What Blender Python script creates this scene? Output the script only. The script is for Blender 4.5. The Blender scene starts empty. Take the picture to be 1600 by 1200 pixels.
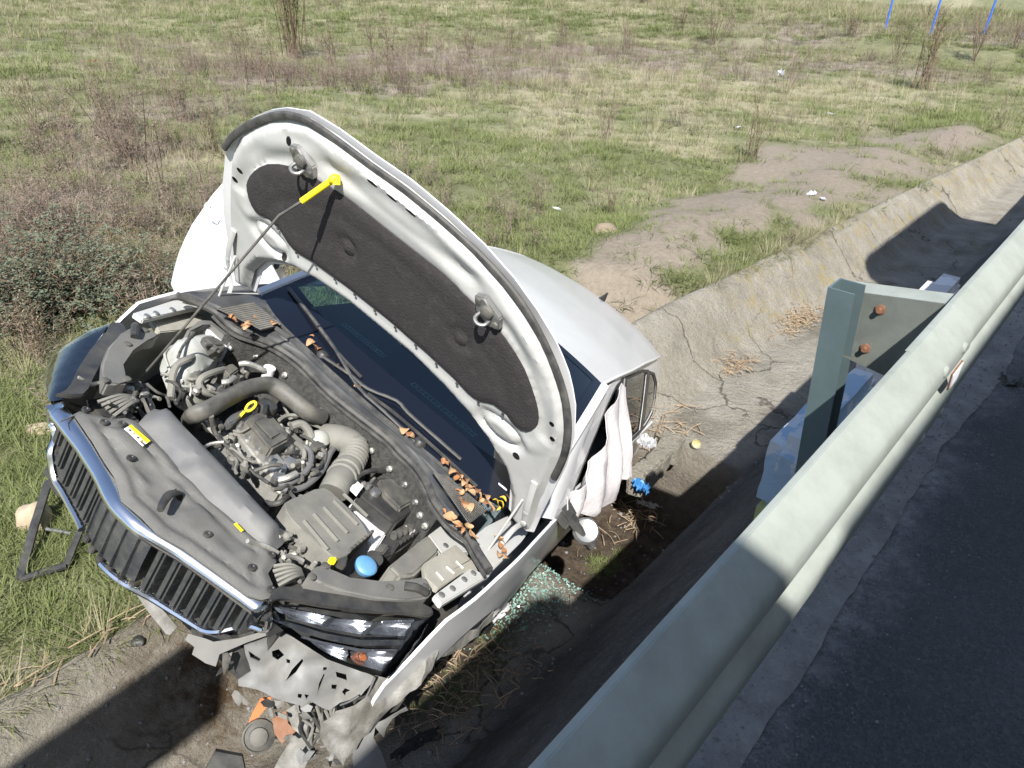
import bpy, bmesh, math, random
from mathutils import Vector, Matrix, noise
from mathutils.geometry import delaunay_2d_cdt

random.seed(7)
SC = bpy.context.scene
COL = SC.collection
rad = math.radians

# ------------------------------------------------------------------ camera, sky, sun
PITCH = rad(31.6)
FPX = 1155.0                     # focal length in pixels of a 1600 px wide picture
CAM = Vector((0, 0, 1.6))
cd = bpy.data.cameras.new('camera')
cam = bpy.data.objects.new('camera', cd)
COL.objects.link(cam)
cam.location = CAM
cam.rotation_euler = (math.pi / 2 - PITCH, 0, 0)
cd.sensor_width = 36.0
cd.lens = FPX / 1600 * 36.0
cd.clip_start = 0.01
cd.clip_end = 2000
SC.camera = cam

LIGHT = Vector((-0.03, 0.834, -1.0)).normalized()       # the way the sunlight travels
ELEV = math.asin(-LIGHT.z)
w = bpy.data.worlds.new('World')
SC.world = w
w.use_nodes = True
nt = w.node_tree
sky = nt.nodes.new('ShaderNodeTexSky')
sky.sky_type = 'NISHITA'
sky.sun_disc = False
sky.sun_elevation = ELEV
sky.sun_rotation = rad(180)
nt.links.new(sky.outputs[0], nt.nodes['Background'].inputs[0])
nt.nodes['Background'].inputs[1].default_value = 0.10
sd = bpy.data.lights.new('sun', 'SUN')
sd.energy = 5.0
sd.angle = rad(0.55)
sd.color = (1.0, 0.97, 0.915)
sun = bpy.data.objects.new('sun', sd)
COL.objects.link(sun)
sun.rotation_euler = LIGHT.to_track_quat('-Z', 'Y').to_euler()
sun.location = (0, -6, 12)
SC.view_settings.view_transform = 'Standard'
SC.view_settings.look = 'None'
SC.view_settings.exposure = 0.88
SC.view_settings.gamma = 1.0
SC.cycles.max_bounces = 6
SC.cycles.transparent_max_bounces = 12

# ------------------------------------------------------------------ frames of reference
ROT = Matrix(((-0.35571, 0.759932, 0.544034), (-0.853198, -0.501641, 0.142862), (0.381475, -0.413352, 0.826811)))
TR = Vector((-1.16835, 2.17551, -0.74699))
CARM = Matrix.Translation(TR) @ ROT.to_4x4()
CARI = CARM.inverted()
EX = Vector((1, 0, 0)); EU = Vector((0, math.sin(PITCH), math.cos(PITCH))); EF = Vector((0, math.cos(PITCH), -math.sin(PITCH)))

def wray(u, v):
    return EX * ((u - 800) / FPX) + EU * ((600 - v) / FPX) + EF

def G(u, v, z):                  # the point of the place at height z that the photograph shows at (u, v)
    d = wray(u, v)
    return CAM + d * ((z - CAM.z) / d.z)

CAMC = CARI @ CAM
def cray(u, v):
    return CARI.to_3x3() @ wray(u, v)

def U(u, v, k, ax=2):            # the same, measured in the car's own axes (x ahead, y left, z up)
    d = cray(u, v)
    return CAMC + d * ((k - CAMC[ax]) / d[ax])

def UP(u, v, p0, n):
    d = cray(u, v)
    return CAMC + d * ((p0 - CAMC).dot(n) / d.dot(n))

def Z1(x, y): return (.28338 * x, 400 + .28333 * y)
def Z2(x, y): return (200 + .25 * x, 440 + .25 * y)
def Z3(x, y): return (400 + .25 * x, 600 + .25 * y)
def Z4(x, y): return (40 + .2625 * x, 620 + .2625 * y)
def Z5(x, y): return (180 + .325 * x, 860 + .325 * y)
def Z6(x, y): return (260 + .25 * x, 140 + .25 * y)
def Z7(x, y): return (560 + .28333 * x, 560 + .28333 * y)
def Z8(x, y): return (540 + .28329 * x, 860 + .28333 * y)

DS = Vector((0.667, 0.745, 0)); DN = Vector((-0.745, 0.667, 0))      # along the road, across it
def SCW(s, c, z=0.0):
    return DS * s + DN * c + Vector((0, 0, z))
def sc_of(p):
    return p.x * .667 + p.y * .745, -p.x * .745 + p.y * .667

# ------------------------------------------------------------------ materials
def _n(nt, t, **kw):
    n = nt.nodes.new(t)
    for k, v in kw.items():
        setattr(n, k, v)
    return n

def mat(name, col, rough=0.5, metal=0.0, dirt=None, dscale=6.0, damount=0.5, bump=0.0, bscale=60.0, coat=0.0, spec=0.5, dsharp=(0.35, 0.7), detail=5.0):
    m = bpy.data.materials.new(name)
    m.use_nodes = True
    nt = m.node_tree
    b = nt.nodes['Principled BSDF']
    b.inputs['Roughness'].default_value = rough
    b.inputs['Metallic'].default_value = metal
    b.inputs['Specular IOR Level'].default_value = spec
    if coat:
        b.inputs['Coat Weight'].default_value = coat
        b.inputs['Coat Roughness'].default_value = 0.05
    tc = _n(nt, 'ShaderNodeTexCoord')
    if dirt:
        no = _n(nt, 'ShaderNodeTexNoise'); no.inputs['Scale'].default_value = dscale; no.inputs['Detail'].default_value = detail
        no.inputs['Roughness'].default_value = 0.65
        nt.links.new(tc.outputs['Object'], no.inputs['Vector'])
        mr = _n(nt, 'ShaderNodeMapRange'); mr.inputs[1].default_value = dsharp[0]; mr.inputs[2].default_value = dsharp[1]
        mr.inputs[4].default_value = damount
        nt.links.new(no.outputs['Fac'], mr.inputs[0])
        mx = _n(nt, 'ShaderNodeMix', data_type='RGBA')
        mx.inputs['A'].default_value = (*col, 1); mx.inputs['B'].default_value = (*dirt, 1)
        nt.links.new(mr.outputs[0], mx.inputs['Factor'])
        nt.links.new(mx.outputs['Result'], b.inputs['Base Color'])
        r2 = _n(nt, 'ShaderNodeMapRange'); r2.inputs[3].default_value = rough; r2.inputs[4].default_value = min(1, rough + .25)
        nt.links.new(mr.outputs[0], r2.inputs[0]); nt.links.new(r2.outputs[0], b.inputs['Roughness'])
    else:
        b.inputs['Base Color'].default_value = (*col, 1)
    if bump:
        nb = _n(nt, 'ShaderNodeTexNoise'); nb.inputs['Scale'].default_value = bscale; nb.inputs['Detail'].default_value = 3
        nt.links.new(tc.outputs['Object'], nb.inputs['Vector'])
        bp = _n(nt, 'ShaderNodeBump'); bp.inputs['Strength'].default_value = bump; bp.inputs['Distance'].default_value = 0.01
        nt.links.new(nb.outputs['Fac'], bp.inputs['Height']); nt.links.new(bp.outputs[0], b.inputs['Normal'])
    return m

def glass_mat(name, tint, refl=1.45, gloss=(1, 1, 1), rough=0.0, body=0.0, bodycol=(0, 0, 0)):
    m = bpy.data.materials.new(name); m.use_nodes = True
    nt = m.node_tree; nt.nodes.clear()
    o = _n(nt, 'ShaderNodeOutputMaterial'); t = _n(nt, 'ShaderNodeBsdfTransparent'); g = _n(nt, 'ShaderNodeBsdfGlossy')
    t.inputs[0].default_value = (*tint, 1); g.inputs[0].default_value = (*gloss, 1); g.inputs['Roughness'].default_value = rough
    f = _n(nt, 'ShaderNodeFresnel'); f.inputs[0].default_value = refl
    mx = _n(nt, 'ShaderNodeMixShader')
    nt.links.new(f.outputs[0], mx.inputs[0])
    src = t
    if body:
        d = _n(nt, 'ShaderNodeBsdfDiffuse'); d.inputs[0].default_value = (*bodycol, 1)
        m2 = _n(nt, 'ShaderNodeMixShader'); m2.inputs[0].default_value = body
        nt.links.new(t.outputs[0], m2.inputs[1]); nt.links.new(d.outputs[0], m2.inputs[2]); src = m2
    nt.links.new(src.outputs[0], mx.inputs[1]); nt.links.new(g.outputs[0], mx.inputs[2])
    nt.links.new(mx.outputs[0], o.inputs[0])
    return m

DUST = (0.175, 0.170, 0.157)
M = {
 'white': mat('white_car_paint', (0.70, 0.70, 0.71), .28, dirt=(.46, .44, .40), dscale=9, damount=.30, coat=.5, dsharp=(.5, .8)),
 'roofwhite': mat('white_roof_paint', (0.50, 0.505, 0.525), .3, dirt=(.40, .395, .38), dscale=5, damount=.35, coat=.4),
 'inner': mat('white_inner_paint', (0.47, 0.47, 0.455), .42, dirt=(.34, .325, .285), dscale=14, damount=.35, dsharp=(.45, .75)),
 'apron': mat('dusty_inner_panel', (0.36, 0.345, 0.30), .6, dirt=(.22, .205, .17), dscale=14, damount=.6),
 'plastic': mat('dusty_grey_plastic', (0.10, 0.10, 0.098), .55, dirt=DUST, dscale=7, damount=.9, dsharp=(.2, .65), bump=.15, bscale=200),
 'plastic2': mat('smooth_grey_plastic', (0.11, 0.112, 0.12), .42, dirt=(.175, .172, .16), dscale=5, damount=.8, dsharp=(.3, .65)),
 'airbox': mat('dusty_tan_plastic', (0.135, 0.132, 0.12), .6, dirt=(.215, .208, .182), dscale=10, damount=.9, dsharp=(.25, .65), bump=.1, bscale=150),
 'black': mat('black_plastic', (0.022, 0.022, 0.024), .45, dirt=(.11, .105, .09), dscale=12, damount=.55),
 'dark': mat('dark_engine_plastic', (0.05, 0.05, 0.05), .5, dirt=(.17, .16, .135), dscale=16, damount=.8, dsharp=(.3, .7)),
 'rubber': mat('black_rubber', (0.03, 0.03, 0.032), .55, dirt=(.13, .125, .11), dscale=20, damount=.7),
 'cowl': mat('charcoal_cowl_plastic', (0.035, 0.037, 0.042), .5, dirt=(.10, .10, .095), dscale=9, damount=.7),
 'pad': mat('brown_black_felt', (0.048, 0.043, 0.044), .95, dirt=(.11, .10, .095), dscale=26, damount=.45, dsharp=(.52, .85), bump=.3, bscale=120, spec=.15),
 'chrome': mat('chrome_trim', (0.78, 0.79, 0.82), .16, 1.0, dirt=(.45, .44, .42), dscale=18, damount=.35, dsharp=(.5, .85)),
 'slat': mat('gloss_black_slat', (0.030, 0.033, 0.038), .20, dirt=(.10, .098, .09), dscale=22, damount=.5),
 'alu': mat('cast_aluminium', (0.55, 0.54, 0.51), .5, .75, dirt=(.30, .28, .24), dscale=30, damount=.7, bump=.2, bscale=90),
 'steel': mat('grey_steel', (0.36, 0.36, 0.36), .4, .8, dirt=(.22, .21, .19), dscale=25, damount=.6),
 'tank': mat('frosted_tank_plastic', (0.40, 0.42, 0.41), .45, dirt=(.28, .26, .21), dscale=10, damount=.7),
 'blue': mat('blue_cap_plastic', (0.085, 0.27, 0.50), .4, dirt=(.22, .30, .38), dscale=16, damount=.5),
 'yellow': mat('yellow_plastic', (0.85, 0.70, 0.02), .5),
 'orange': mat('orange_plastic', (0.75, 0.16, 0.03), .5, dirt=(.25, .12, .06), dscale=14, damount=.6),
 'rust': mat('rusty_brown_part', (0.20, 0.085, 0.045), .8, dirt=(.3, .2, .14), dscale=30, damount=.5),
 'greyplast': mat('light_grey_bracket_plastic', (0.19, 0.19, 0.19), .5, dirt=(.10, .095, .08), dscale=9, damount=.75, dsharp=(.35, .7)),
 'liner': mat('crumpled_dusty_liner', (0.23, 0.224, 0.21), .6, dirt=(.09, .085, .07), dscale=12, damount=.85, dsharp=(.35, .65), bump=.4, bscale=50),
 'foil': mat('foil_faced_felt', (0.13, 0.128, 0.12), .8, dirt=(.05, .048, .045), dscale=45, damount=.9, bump=.5, bscale=120),
 'frit': mat('black_windscreen_border', (0.006, 0.008, 0.014), .06, spec=.5),
 'dash': mat('dashboard_plastic', (0.10, 0.13, 0.14), .7, bump=.2, bscale=250),
 'vent': mat('pale_vent_edge', (0.75, 0.80, 0.80), .6),
 'seat': mat('dark_seat_fabric', (0.04, 0.04, 0.045), .9),
 'visor': mat('pale_visor_fabric', (0.52, 0.56, 0.52), .8),
 'cloth': mat('white_airbag_cloth', (0.58, 0.55, 0.56), .85, dirt=(.46, .43, .43), dscale=7, damount=.5, bump=.35, bscale=45),
 'tyre': mat('tyre_rubber', (0.022, 0.022, 0.022), .8, dirt=(.10, .09, .075), dscale=12, damount=.6),
 'rim': mat('alloy_rim', (0.45, 0.45, 0.46), .35, .8),
 'screen': glass_mat('tinted_windscreen_glass', (.24, .42, .48), 1.8),
 'side': glass_mat('tinted_side_glass', (.42, .55, .50), 1.45),
 'lens': glass_mat('clear_headlamp_lens', (.88, .90, .93), 1.45),
 'lens2': glass_mat('sky_mirroring_lens', (.5, .55, .65), 2.1),
 'reflector': mat('headlamp_reflector', (0.55, 0.56, 0.59), .25, .9, dirt=(.35, .35, .37), dscale=30, damount=.3),
 'amber': mat('amber_indicator', (0.40, 0.13, 0.05), .3),
 'label': mat('white_label_paper', (0.72, 0.70, 0.70), .6),
 'ink': mat('dark_label_print', (0.08, 0.05, 0.10), .6),
 'leaf': mat('dry_orange_leaf', (0.37, 0.18, 0.08), .7, dirt=(.25, .10, .045), dscale=40, damount=.7),
 'leaf2': mat('dry_tan_leaf', (0.45, 0.28, 0.15), .7, dirt=(.30, .16, .08), dscale=40, damount=.7),
 'leaf3': mat('dark_brown_leaf', (0.22, 0.10, 0.045), .75, dirt=(.36, .19, .09), dscale=40, damount=.7),
 'leafy': mat('yellow_leaf', (0.72, 0.46, 0.03), .6),
 'rail': mat('pale_green_grey_rail_paint', (0.31, 0.335, 0.305), .6, .1, dirt=(.20, .215, .19), dscale=7, damount=.75, bump=.10, bscale=14, dsharp=(.42, .72), detail=8),
 'post': mat('galvanised_post_steel', (0.11, 0.155, 0.165), .45, .2, dirt=(.075, .105, .11), dscale=6, damount=.7),  # steel tone darkened; shade falling on the post is in the colour
 'bolt': mat('rusty_bolt', (0.24, 0.11, 0.06), .8, dirt=(.1, .05, .03), dscale=60, damount=.7),
 'skin': mat('skin', (0.50, 0.31, 0.22), .55),
 'jacket': mat('dark_blue_jacket', (0.03, 0.04, 0.08), .9, bump=.3, bscale=30),
 'trousers': mat('black_trousers', (0.02, 0.02, 0.022), .9),
 'hair': mat('dark_hair', (0.02, 0.014, 0.01), .7),
 'phone': mat('phone_shell', (0.02, 0.02, 0.025), .3),
 'vanred': mat('red_van_paint', (0.5, 0.02, 0.02), .35, coat=.5),
 'litter': mat('white_litter_plastic', (0.75, 0.76, 0.80), .5, dirt=(.55, .55, .55), dscale=10, damount=.5),
 'bluelit': mat('bright_blue_plastic_wrap', (0.08, 0.32, 0.68), .4),
 'bluepost': mat('blue_painted_pole', (0.035, 0.12, 0.55), .5, dirt=(.05, .14, .4), dscale=2, damount=.6),
 'stone': mat('pale_field_stone', (0.42, 0.35, 0.25), .9, dirt=(.26, .20, .13), dscale=9, damount=.8, bump=.5, bscale=25),
 'shard': mat('green_glass_crumbs', (0.13, 0.27, 0.23), .1, spec=.9, dirt=(.42, .52, .48), dscale=90, damount=.7),
}

# ------------------------------------------------------------------ mesh helpers
def link(name, me, m=None, parent=None, label=None, smooth=False):
    if isinstance(me, bmesh.types.BMesh):
        bm = me; me = bpy.data.meshes.new(name)
        bmesh.ops.recalc_face_normals(bm, faces=bm.faces)
        bm.to_mesh(me); bm.free()
    o = bpy.data.objects.new(name, me)
    COL.objects.link(o)
    if m is not None:
        for mm in (m if isinstance(m, (list, tuple)) else [m]):
            me.materials.append(mm)
    if parent is not None:
        o.parent = parent
    if smooth:
        me.polygons.foreach_set('use_smooth', [True] * len(me.polygons))
        if smooth != 'all':
            me.set_sharp_from_angle(angle=rad(38))
    if label:
        o['label'] = label
    return o

def tag(o, label, cat, group=None):
    o['label'] = label; o['category'] = cat
    if group: o['group'] = group
    return o

def empty(name, label, cat, loc=(0, 0, 0), group=None):
    o = bpy.data.objects.new(name, None); COL.objects.link(o); o.location = loc
    o.empty_display_size = .2
    return tag(o, label, cat, group)

def structure(o):
    o['kind'] = 'structure'; return o

def bm_prism(bm, top, dirv, bevel=0.0, seg=2, taper=1.0):
    """closed prism: ring of 3-D points, swept along dirv"""
    cen = sum(top, Vector()) / len(top)
    vs = [bm.verts.new(p) for p in top]
    ws = [bm.verts.new(cen + (p - cen) * taper + dirv) for p in top]
    n = len(vs)
    f = bm.faces.new(vs); g = bm.faces.new(list(reversed(ws)))
    es = list(f.edges)
    sides = []
    for i in range(n):
        sides.append(bm.faces.new([vs[i], ws[i], ws[(i + 1) % n], vs[(i + 1) % n]]))
    if bevel:
        ve = [e for s in sides for e in s.edges if (e.verts[0] in vs) != (e.verts[1] in vs)]
        bmesh.ops.bevel(bm, geom=list(set(es + ve)), offset=bevel, segments=seg, affect='EDGES', clamp_overlap=True)

def slab(name, px, z, depth, m, parent, bevel=.004, label=None, tilt=None, taper=1.0, seg=2):
    """flat-topped solid whose top outline stands at height z in the car"""
    pts = []
    for (u, v) in px:
        p = U(u, v, z)
        if tilt:
            for _ in range(3):
                p = U(u, v, z + tilt(p))
        pts.append(p)
    bm = bmesh.new()
    bm_prism(bm, pts, Vector((0, 0, -depth)), bevel, seg, taper)
    return link(name, bm, m, parent, label, smooth=True)

def bm_box(bm, c, size, rot=None, bevel=0.0):
    mtx = Matrix.Translation(Vector(c)) @ ((rot.to_4x4() if rot is not None else Matrix.Identity(4)) @ Matrix.Diagonal((*size, 1)))
    r = bmesh.ops.create_cube(bm, size=1.0, matrix=mtx)
    if bevel:
        es = list({e for v in r['verts'] for e in v.link_edges})
        bmesh.ops.bevel(bm, geom=es, offset=bevel, segments=2, affect='EDGES', clamp_overlap=True)

def box(name, c, size, m, parent=None, rot=None, bevel=0.004, label=None):
    bm = bmesh.new(); bm_box(bm, c, size, rot, bevel)
    return link(name, bm, m, parent, label, smooth=True)

def catmull(pts, k):
    if k <= 1 or len(pts) < 3:
        return [Vector(p) for p in pts]
    P = [Vector(p) for p in pts]
    out = []
    for i in range(len(P) - 1):
        a = P[max(0, i - 1)]; b = P[i]; c = P[i + 1]; d = P[min(len(P) - 1, i + 2)]
        for j in range(k):
            t = j / k
            out.append(.5 * ((2 * b) + (c - a) * t + (2 * a - 5 * b + 4 * c - d) * t * t + (3 * b - a - 3 * c + d) * t ** 3))
    out.append(P[-1])
    return out

def bm_tube(bm, pts, r, sides=8, k=4, flat=1.0, upv=None, rf=None):
    P = catmull(pts, k)
    n = len(P)
    prev = None; rings = []
    for i, p in enumerate(P):
        t = (P[min(n - 1, i + 1)] - P[max(0, i - 1)])
        if t.length < 1e-9: t = Vector((0, 0, 1))
        t.normalize()
        if prev is None:
            a = Vector(upv) if upv is not None else (Vector((0, 0, 1)) if abs(t.z) < .9 else Vector((1, 0, 0)))
        else:
            a = prev
        a = (a - t * a.dot(t))
        if a.length < 1e-6: a = t.orthogonal()
        a.normalize(); prev = a
        b = t.cross(a)
        rr = r(i / (n - 1)) if callable(r) else r
        rings.append([bm.verts.new(p + (a * math.cos(q) * flat + b * math.sin(q)) * rr) for q in [2 * math.pi * j / sides for j in range(sides)]])
    for i in range(n - 1):
        for j in range(sides):
            bm.faces.new([rings[i][j], rings[i][(j + 1) % sides], rings[i + 1][(j + 1) % sides], rings[i + 1][j]])
    if sides >= 3:
        bm.faces.new(list(reversed(rings[0]))); bm.faces.new(rings[-1])

def tube(name, pts, r, m, parent=None, sides=10, k=5, label=None, flat=1.0, upv=None):
    bm = bmesh.new(); bm_tube(bm, pts, r, sides, k, flat, upv)
    return link(name, bm, m, parent, label, smooth=True)

def bm_lathe(bm, c, axis, prof, sides=20):
    axis = Vector(axis).normalized(); a = axis.orthogonal().normalized(); b = axis.cross(a)
    rings = []
    for r, h in prof:
        rings.append([bm.verts.new(Vector(c) + axis * h + (a * math.cos(q) + b * math.sin(q)) * max(r, 1e-4)) for q in [2 * math.pi * j / sides for j in range(sides)]])
    for i in range(len(rings) - 1):
        for j in range(sides):
            bm.faces.new([rings[i][j], rings[i][(j + 1) % sides], rings[i + 1][(j + 1) % sides], rings[i + 1][j]])
    bm.faces.new(list(reversed(rings[0]))); bm.faces.new(rings[-1])

def lathe(name, c, axis, prof, m, parent=None, sides=20, label=None):
    bm = bmesh.new(); bm_lathe(bm, c, axis, prof, sides)
    return link(name, bm, m, parent, label, smooth=True)

def grid(name, nu, nv, fn, m, parent=None, thick=0.0, smooth=True, label=None, wrap=False):
    bm = bmesh.new()
    V = [[bm.verts.new(fn(i / (nu - 1), j / (nv - 1))) for j in range(nv)] for i in range(nu)]
    for i in range(nu - 1):
        for j in range(nv - 1):
            bm.faces.new([V[i][j], V[i + 1][j], V[i + 1][j + 1], V[i][j + 1]])
    if thick:
        bmesh.ops.recalc_face_normals(bm, faces=bm.faces)
        bmesh.ops.solidify(bm, geom=list(bm.faces), thickness=thick)
    return link(name, bm, m, parent, label, smooth=smooth)

def inside(p, poly):
    x, y = p; r = False; j = len(poly) - 1
    for i in range(len(poly)):
        xi, yi = poly[i]; xj, yj = poly[j]
        if (yi > y) != (yj > y) and x < (xj - xi) * (y - yi) / (yj - yi) + xi:
            r = not r
        j = i
    return r

def dist_poly(p, poly):
    best = 9.0; px, py = p
    for i in range(len(poly)):
        ax, ay = poly[i]; bx, by = poly[(i + 1) % len(poly)]
        dx, dy = bx - ax, by - ay
        l = dx * dx + dy * dy
        t = 0 if l == 0 else max(0, min(1, ((px - ax) * dx + (py - ay) * dy) / l))
        best = min(best, math.hypot(px - ax - dx * t, py - ay - dy * t))
    return best

def refine(poly, step):
    out = []
    for i in range(len(poly)):
        a = poly[i]; b = poly[(i + 1) % len(poly)]
        n = max(1, int(math.hypot(b[0] - a[0], b[1] - a[1]) / step))
        for k in range(n):
            out.append((a[0] + (b[0] - a[0]) * k / n, a[1] + (b[1] - a[1]) * k / n))
    return out

def rounded(poly, k=3):
    P = [Vector((p[0], p[1], 0)) for p in poly]
    n = len(P); out = []
    for i in range(n):
        a, b, c, d = P[i - 1], P[i], P[(i + 1) % n], P[(i + 2) % n]
        for j in range(k):
            t = j / k
            q = .5 * ((2 * b) + (c - a) * t + (2 * a - 5 * b + 4 * c - d) * t * t + (3 * b - a - 3 * c + d) * t ** 3)
            out.append((q.x, q.y))
    return out

def panel2d(name, poly, fn, m, parent=None, holes=(), step=.05, thick=.0, label=None, smooth=True):
    poly = refine(poly, step)
    holes = [refine(h, step) for h in holes]
    vs = [Vector(p) for p in poly]; es = [(i, (i + 1) % len(poly)) for i in range(len(poly))]
    for h in holes:
        o = len(vs); vs += [Vector(p) for p in h]; es += [(o + i, o + (i + 1) % len(h)) for i in range(len(h))]
    xs = [p[0] for p in poly]; ys = [p[1] for p in poly]
    x = min(xs) + step * .5; row = 0
    while x < max(xs):
        y = min(ys) + step * (.5 if row % 2 else .25)
        while y < max(ys):
            p = (x, y)
            if inside(p, poly) and dist_poly(p, poly) > step * .45 and all((not inside(p, h)) and dist_poly(p, h) > step * .45 for h in holes):
                vs.append(Vector(p))
            y += step
        x += step * .87; row += 1
    r = delaunay_2d_cdt(vs, es, [], 1, 1e-6)
    bm = bmesh.new()
    bv = [bm.verts.new(fn(p.x, p.y)) for p in r[0]]
    for f in r[2]:
        cx = sum(r[0][i].x for i in f) / len(f); cy = sum(r[0][i].y for i in f) / len(f)
        if any(inside((cx, cy), h) for h in holes) or not inside((cx, cy), poly): continue
        try: bm.faces.new([bv[i] for i in f])
        except ValueError: pass
    for v in [v for v in bm.verts if not v.link_faces]: bm.verts.remove(v)
    bmesh.ops.recalc_face_normals(bm, faces=bm.faces)
    if thick:
        bmesh.ops.solidify(bm, geom=list(bm.faces), thickness=thick)
    return link(name, bm, m, parent, label, smooth=smooth)

def copy_tree(o, parent=None):
    c = o.copy(); COL.objects.link(c)
    if parent is not None: c.parent = parent
    for ch in list(o.children): copy_tree(ch, c)
    return c

def bm_obj(name, m, parent=None, fill=None, label=None, smooth=True):
    bm = bmesh.new(); fill(bm)
    return link(name, bm, m, parent, label, smooth=smooth)

def sstep(a, b, x):
    t = max(0.0, min(1.0, (x - a) / (b - a))); return t * t * (3 - 2 * t)

# ------------------------------------------------------------------ lie of the land
def drop(s):
    s = max(0.0, s - 4.5)
    return .08 * s if s < 22 else 1.76 + .02 * (s - 22)

PROF = [(.46, -.02), (.62, -.17), (1.30, -1.24), (1.42, -1.35), (2.08, -1.36), (2.2, -1.29), (2.52, -.97), (2.62, -.915)]
def profile(c):
    if c <= PROF[0][0]: return PROF[0][1]
    for (a, za), (b, zb) in zip(PROF, PROF[1:]):
        if c <= b: return za + (zb - za) * (c - a) / (b - a)
    return PROF[-1][1]

UPV = Vector((ROT[0][2], ROT[1][2], ROT[2][2]))
def car_clear(x, y, k):
    """ground gives way under the car: height it may not rise above"""
    z = TR.z + (.10 - UPV.x * (x - TR.x) - UPV.y * (y - TR.y)) / UPV.z
    q = ROT.transposed() @ (Vector((x, y, z)) - TR)
    dx = max(0, q.x - .75, -3.47 - q.x); dy = max(0, abs(q.y) - .86)
    return z + k * math.hypot(dx, dy)

def ns(x, y, z=0.0): return noise.noise(Vector((x, y, z)))

def ditch_z(s, c):
    p = SCW(s, c)
    z = profile(c) - drop(s) * sstep(.5, 1.2, c)
    z += (.012 * ns(s * 3, c * 3) + .02 * ns(s * .8, c * .9, 4)) * sstep(.5, .9, c)
    pit = sstep(2.25, 2.6, s) * (1 - sstep(3.66, 3.76, s)) * sstep(1.36, 1.52, c)
    z -= pit * (.55 + .06 * ns(s * 5, c * 5, 2))
    if c > 1.35: z = min(z, car_clear(p.x, p.y, 9.0))
    return z

ZONES = []
def zone(u, v, r, kind, a=1.0, sq=1.0, z=-1.0):
    p = G(u, v, z); s, c = sc_of(p)
    p = G(u, v, -.95 - drop(s)); ZONES.append((p.x, p.y, r, kind, a, sq))
for q in [(1090, 345, .6, 0, 1.3, .6), (1010, 410, .55, 0, 1.2), (1055, 378, .5, 0, 1.3), (1120, 350, .6, 0, 1.3), (1000, 450, .5, 0, 1.2), (1150, 345, .5, 0, 1.1), (1230, 300, .8, 0, 1.2), (1320, 260, 1.0, 0, 1.2), (1480, 195, 1.0, 0, 1.0), (1180, 310, .8, 0, 1.3), (1130, 320, .7, 0, 1.2), (1290, 240, 1.1, 0, 1.4), (1230, 270, .9, 0, 1.2), (1360, 240, 1.1, 0, 1.2), (1430, 210, 1.1, 0, 1.2), (1250, 340, .5, 0, .8), (1340, 290, .9, 0, 1.0), (960, 450, .4, 0, 1.2), (1180, 390, .3, 3, .6), (1290, 340, .4, 3, .6), (20, 1050, .3, 0, .5), (930, 430, .3, 0, .9), (1500, 190, 1.0, 0, .6),
          (200, 240, 1.0, 2, 1.0), (120, 220, .9, 2, .8), (330, 110, 2.0, 2, .9), (450, 120, 2.2, 2, 1.0), (560, 130, 2.0, 2, .9), (700, 90, 3.5, 2, 1.0), (800, 70, 4, 2, 1.0), (930, 60, 4, 2, .9), (1020, 75, 4, 2, .8), (1180, 90, 3, 2, .8), (1320, 80, 3, 2, .8), (250, 170, 1.6, 2, .6), (620, 110, 2.0, 2, .9), (760, 110, 2.5, 2, .8), (850, 100, 2.5, 2, .9), (1110, 60, 3, 2, .9), (300, 60, 4, 2, .5), (1240, 110, 1.6, 1, 1.0), (1340, 130, 1.4, 1, 1.0), (1170, 150, 1.3, 1, .9), (1050, 110, 2.2, 1, 1.0), (900, 130, 1.8, 1, 1.0), (1050, 230, .9, 1, .5), (1550, 60, 3, 2, 1.2), (1450, 90, 2, 2, .8), (600, 70, 3, 2, .8), (1250, 50, 4, 2, .7),
          (950, 120, 2.0, 1, 1.0), (1000, 90, 2.5, 1, 1.0), (1060, 150, 1.5, 1, .8), (850, 150, 1.4, 1, .7), (1120, 120, 2, 1, .7), (1250, 130, 2, 1, .7), (1400, 110, 2, 1, .7), (700, 170, 1, 1, .5), (120, 430, .6, 1, .7), (60, 540, .5, 1, .6), (300, 250, .9, 1, .8), (260, 430, .6, 1, .8), (340, 330, .7, 2, .6), (60, 330, .9, 2, 1.0), (130, 380, .8, 2, .8), (1000, 200, 1.2, 1, .4), (700, 10, 6, 1, .6), (1000, 15, 8, 1, .8), (1300, 20, 8, 1, .6), (100, 10, 8, 1, .5), (1190, 190, .9, 1, .6), (1480, 160, .8, 3, 1.0), (1550, 200, 1, 3, 1), (740, 300, 1.2, 3, .4), (100, 920, .7, 3, .9), (60, 1000, .5, 3, .7), (50, 640, .5, 3, .6)]:
    zone(*q)

def masks(x, y):
    m = [0.0, 0.0, 0.0, 0.0]
    for zx, zy, r, k, a, sq in ZONES:
        dx = x - zx; dy = y - zy
        d2 = (dx * dx + dy * dy) / (r * r)
        if d2 < 4: m[k] = max(m[k], a * math.exp(-d2 * 1.1))
    j = .45 * ns(x * 1.1, y * 1.1, 9) + .3 * ns(x * 3.3, y * 3.3, 5)
    soil = sstep(.32, .62, m[0] + j * .8)
    dry = max(0, min(1, m[1] * 1.0 + .28 + .9 * ns(x * .5, y * .5, 3) + .3 * j - m[3] * .8))
    weed = max(0, min(1, m[2] * 1.1 + j * .5 + .35 * ns(x * .25, y * .25, 8)))
    return soil, dry * (1 - soil), weed * (1 - soil)

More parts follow.
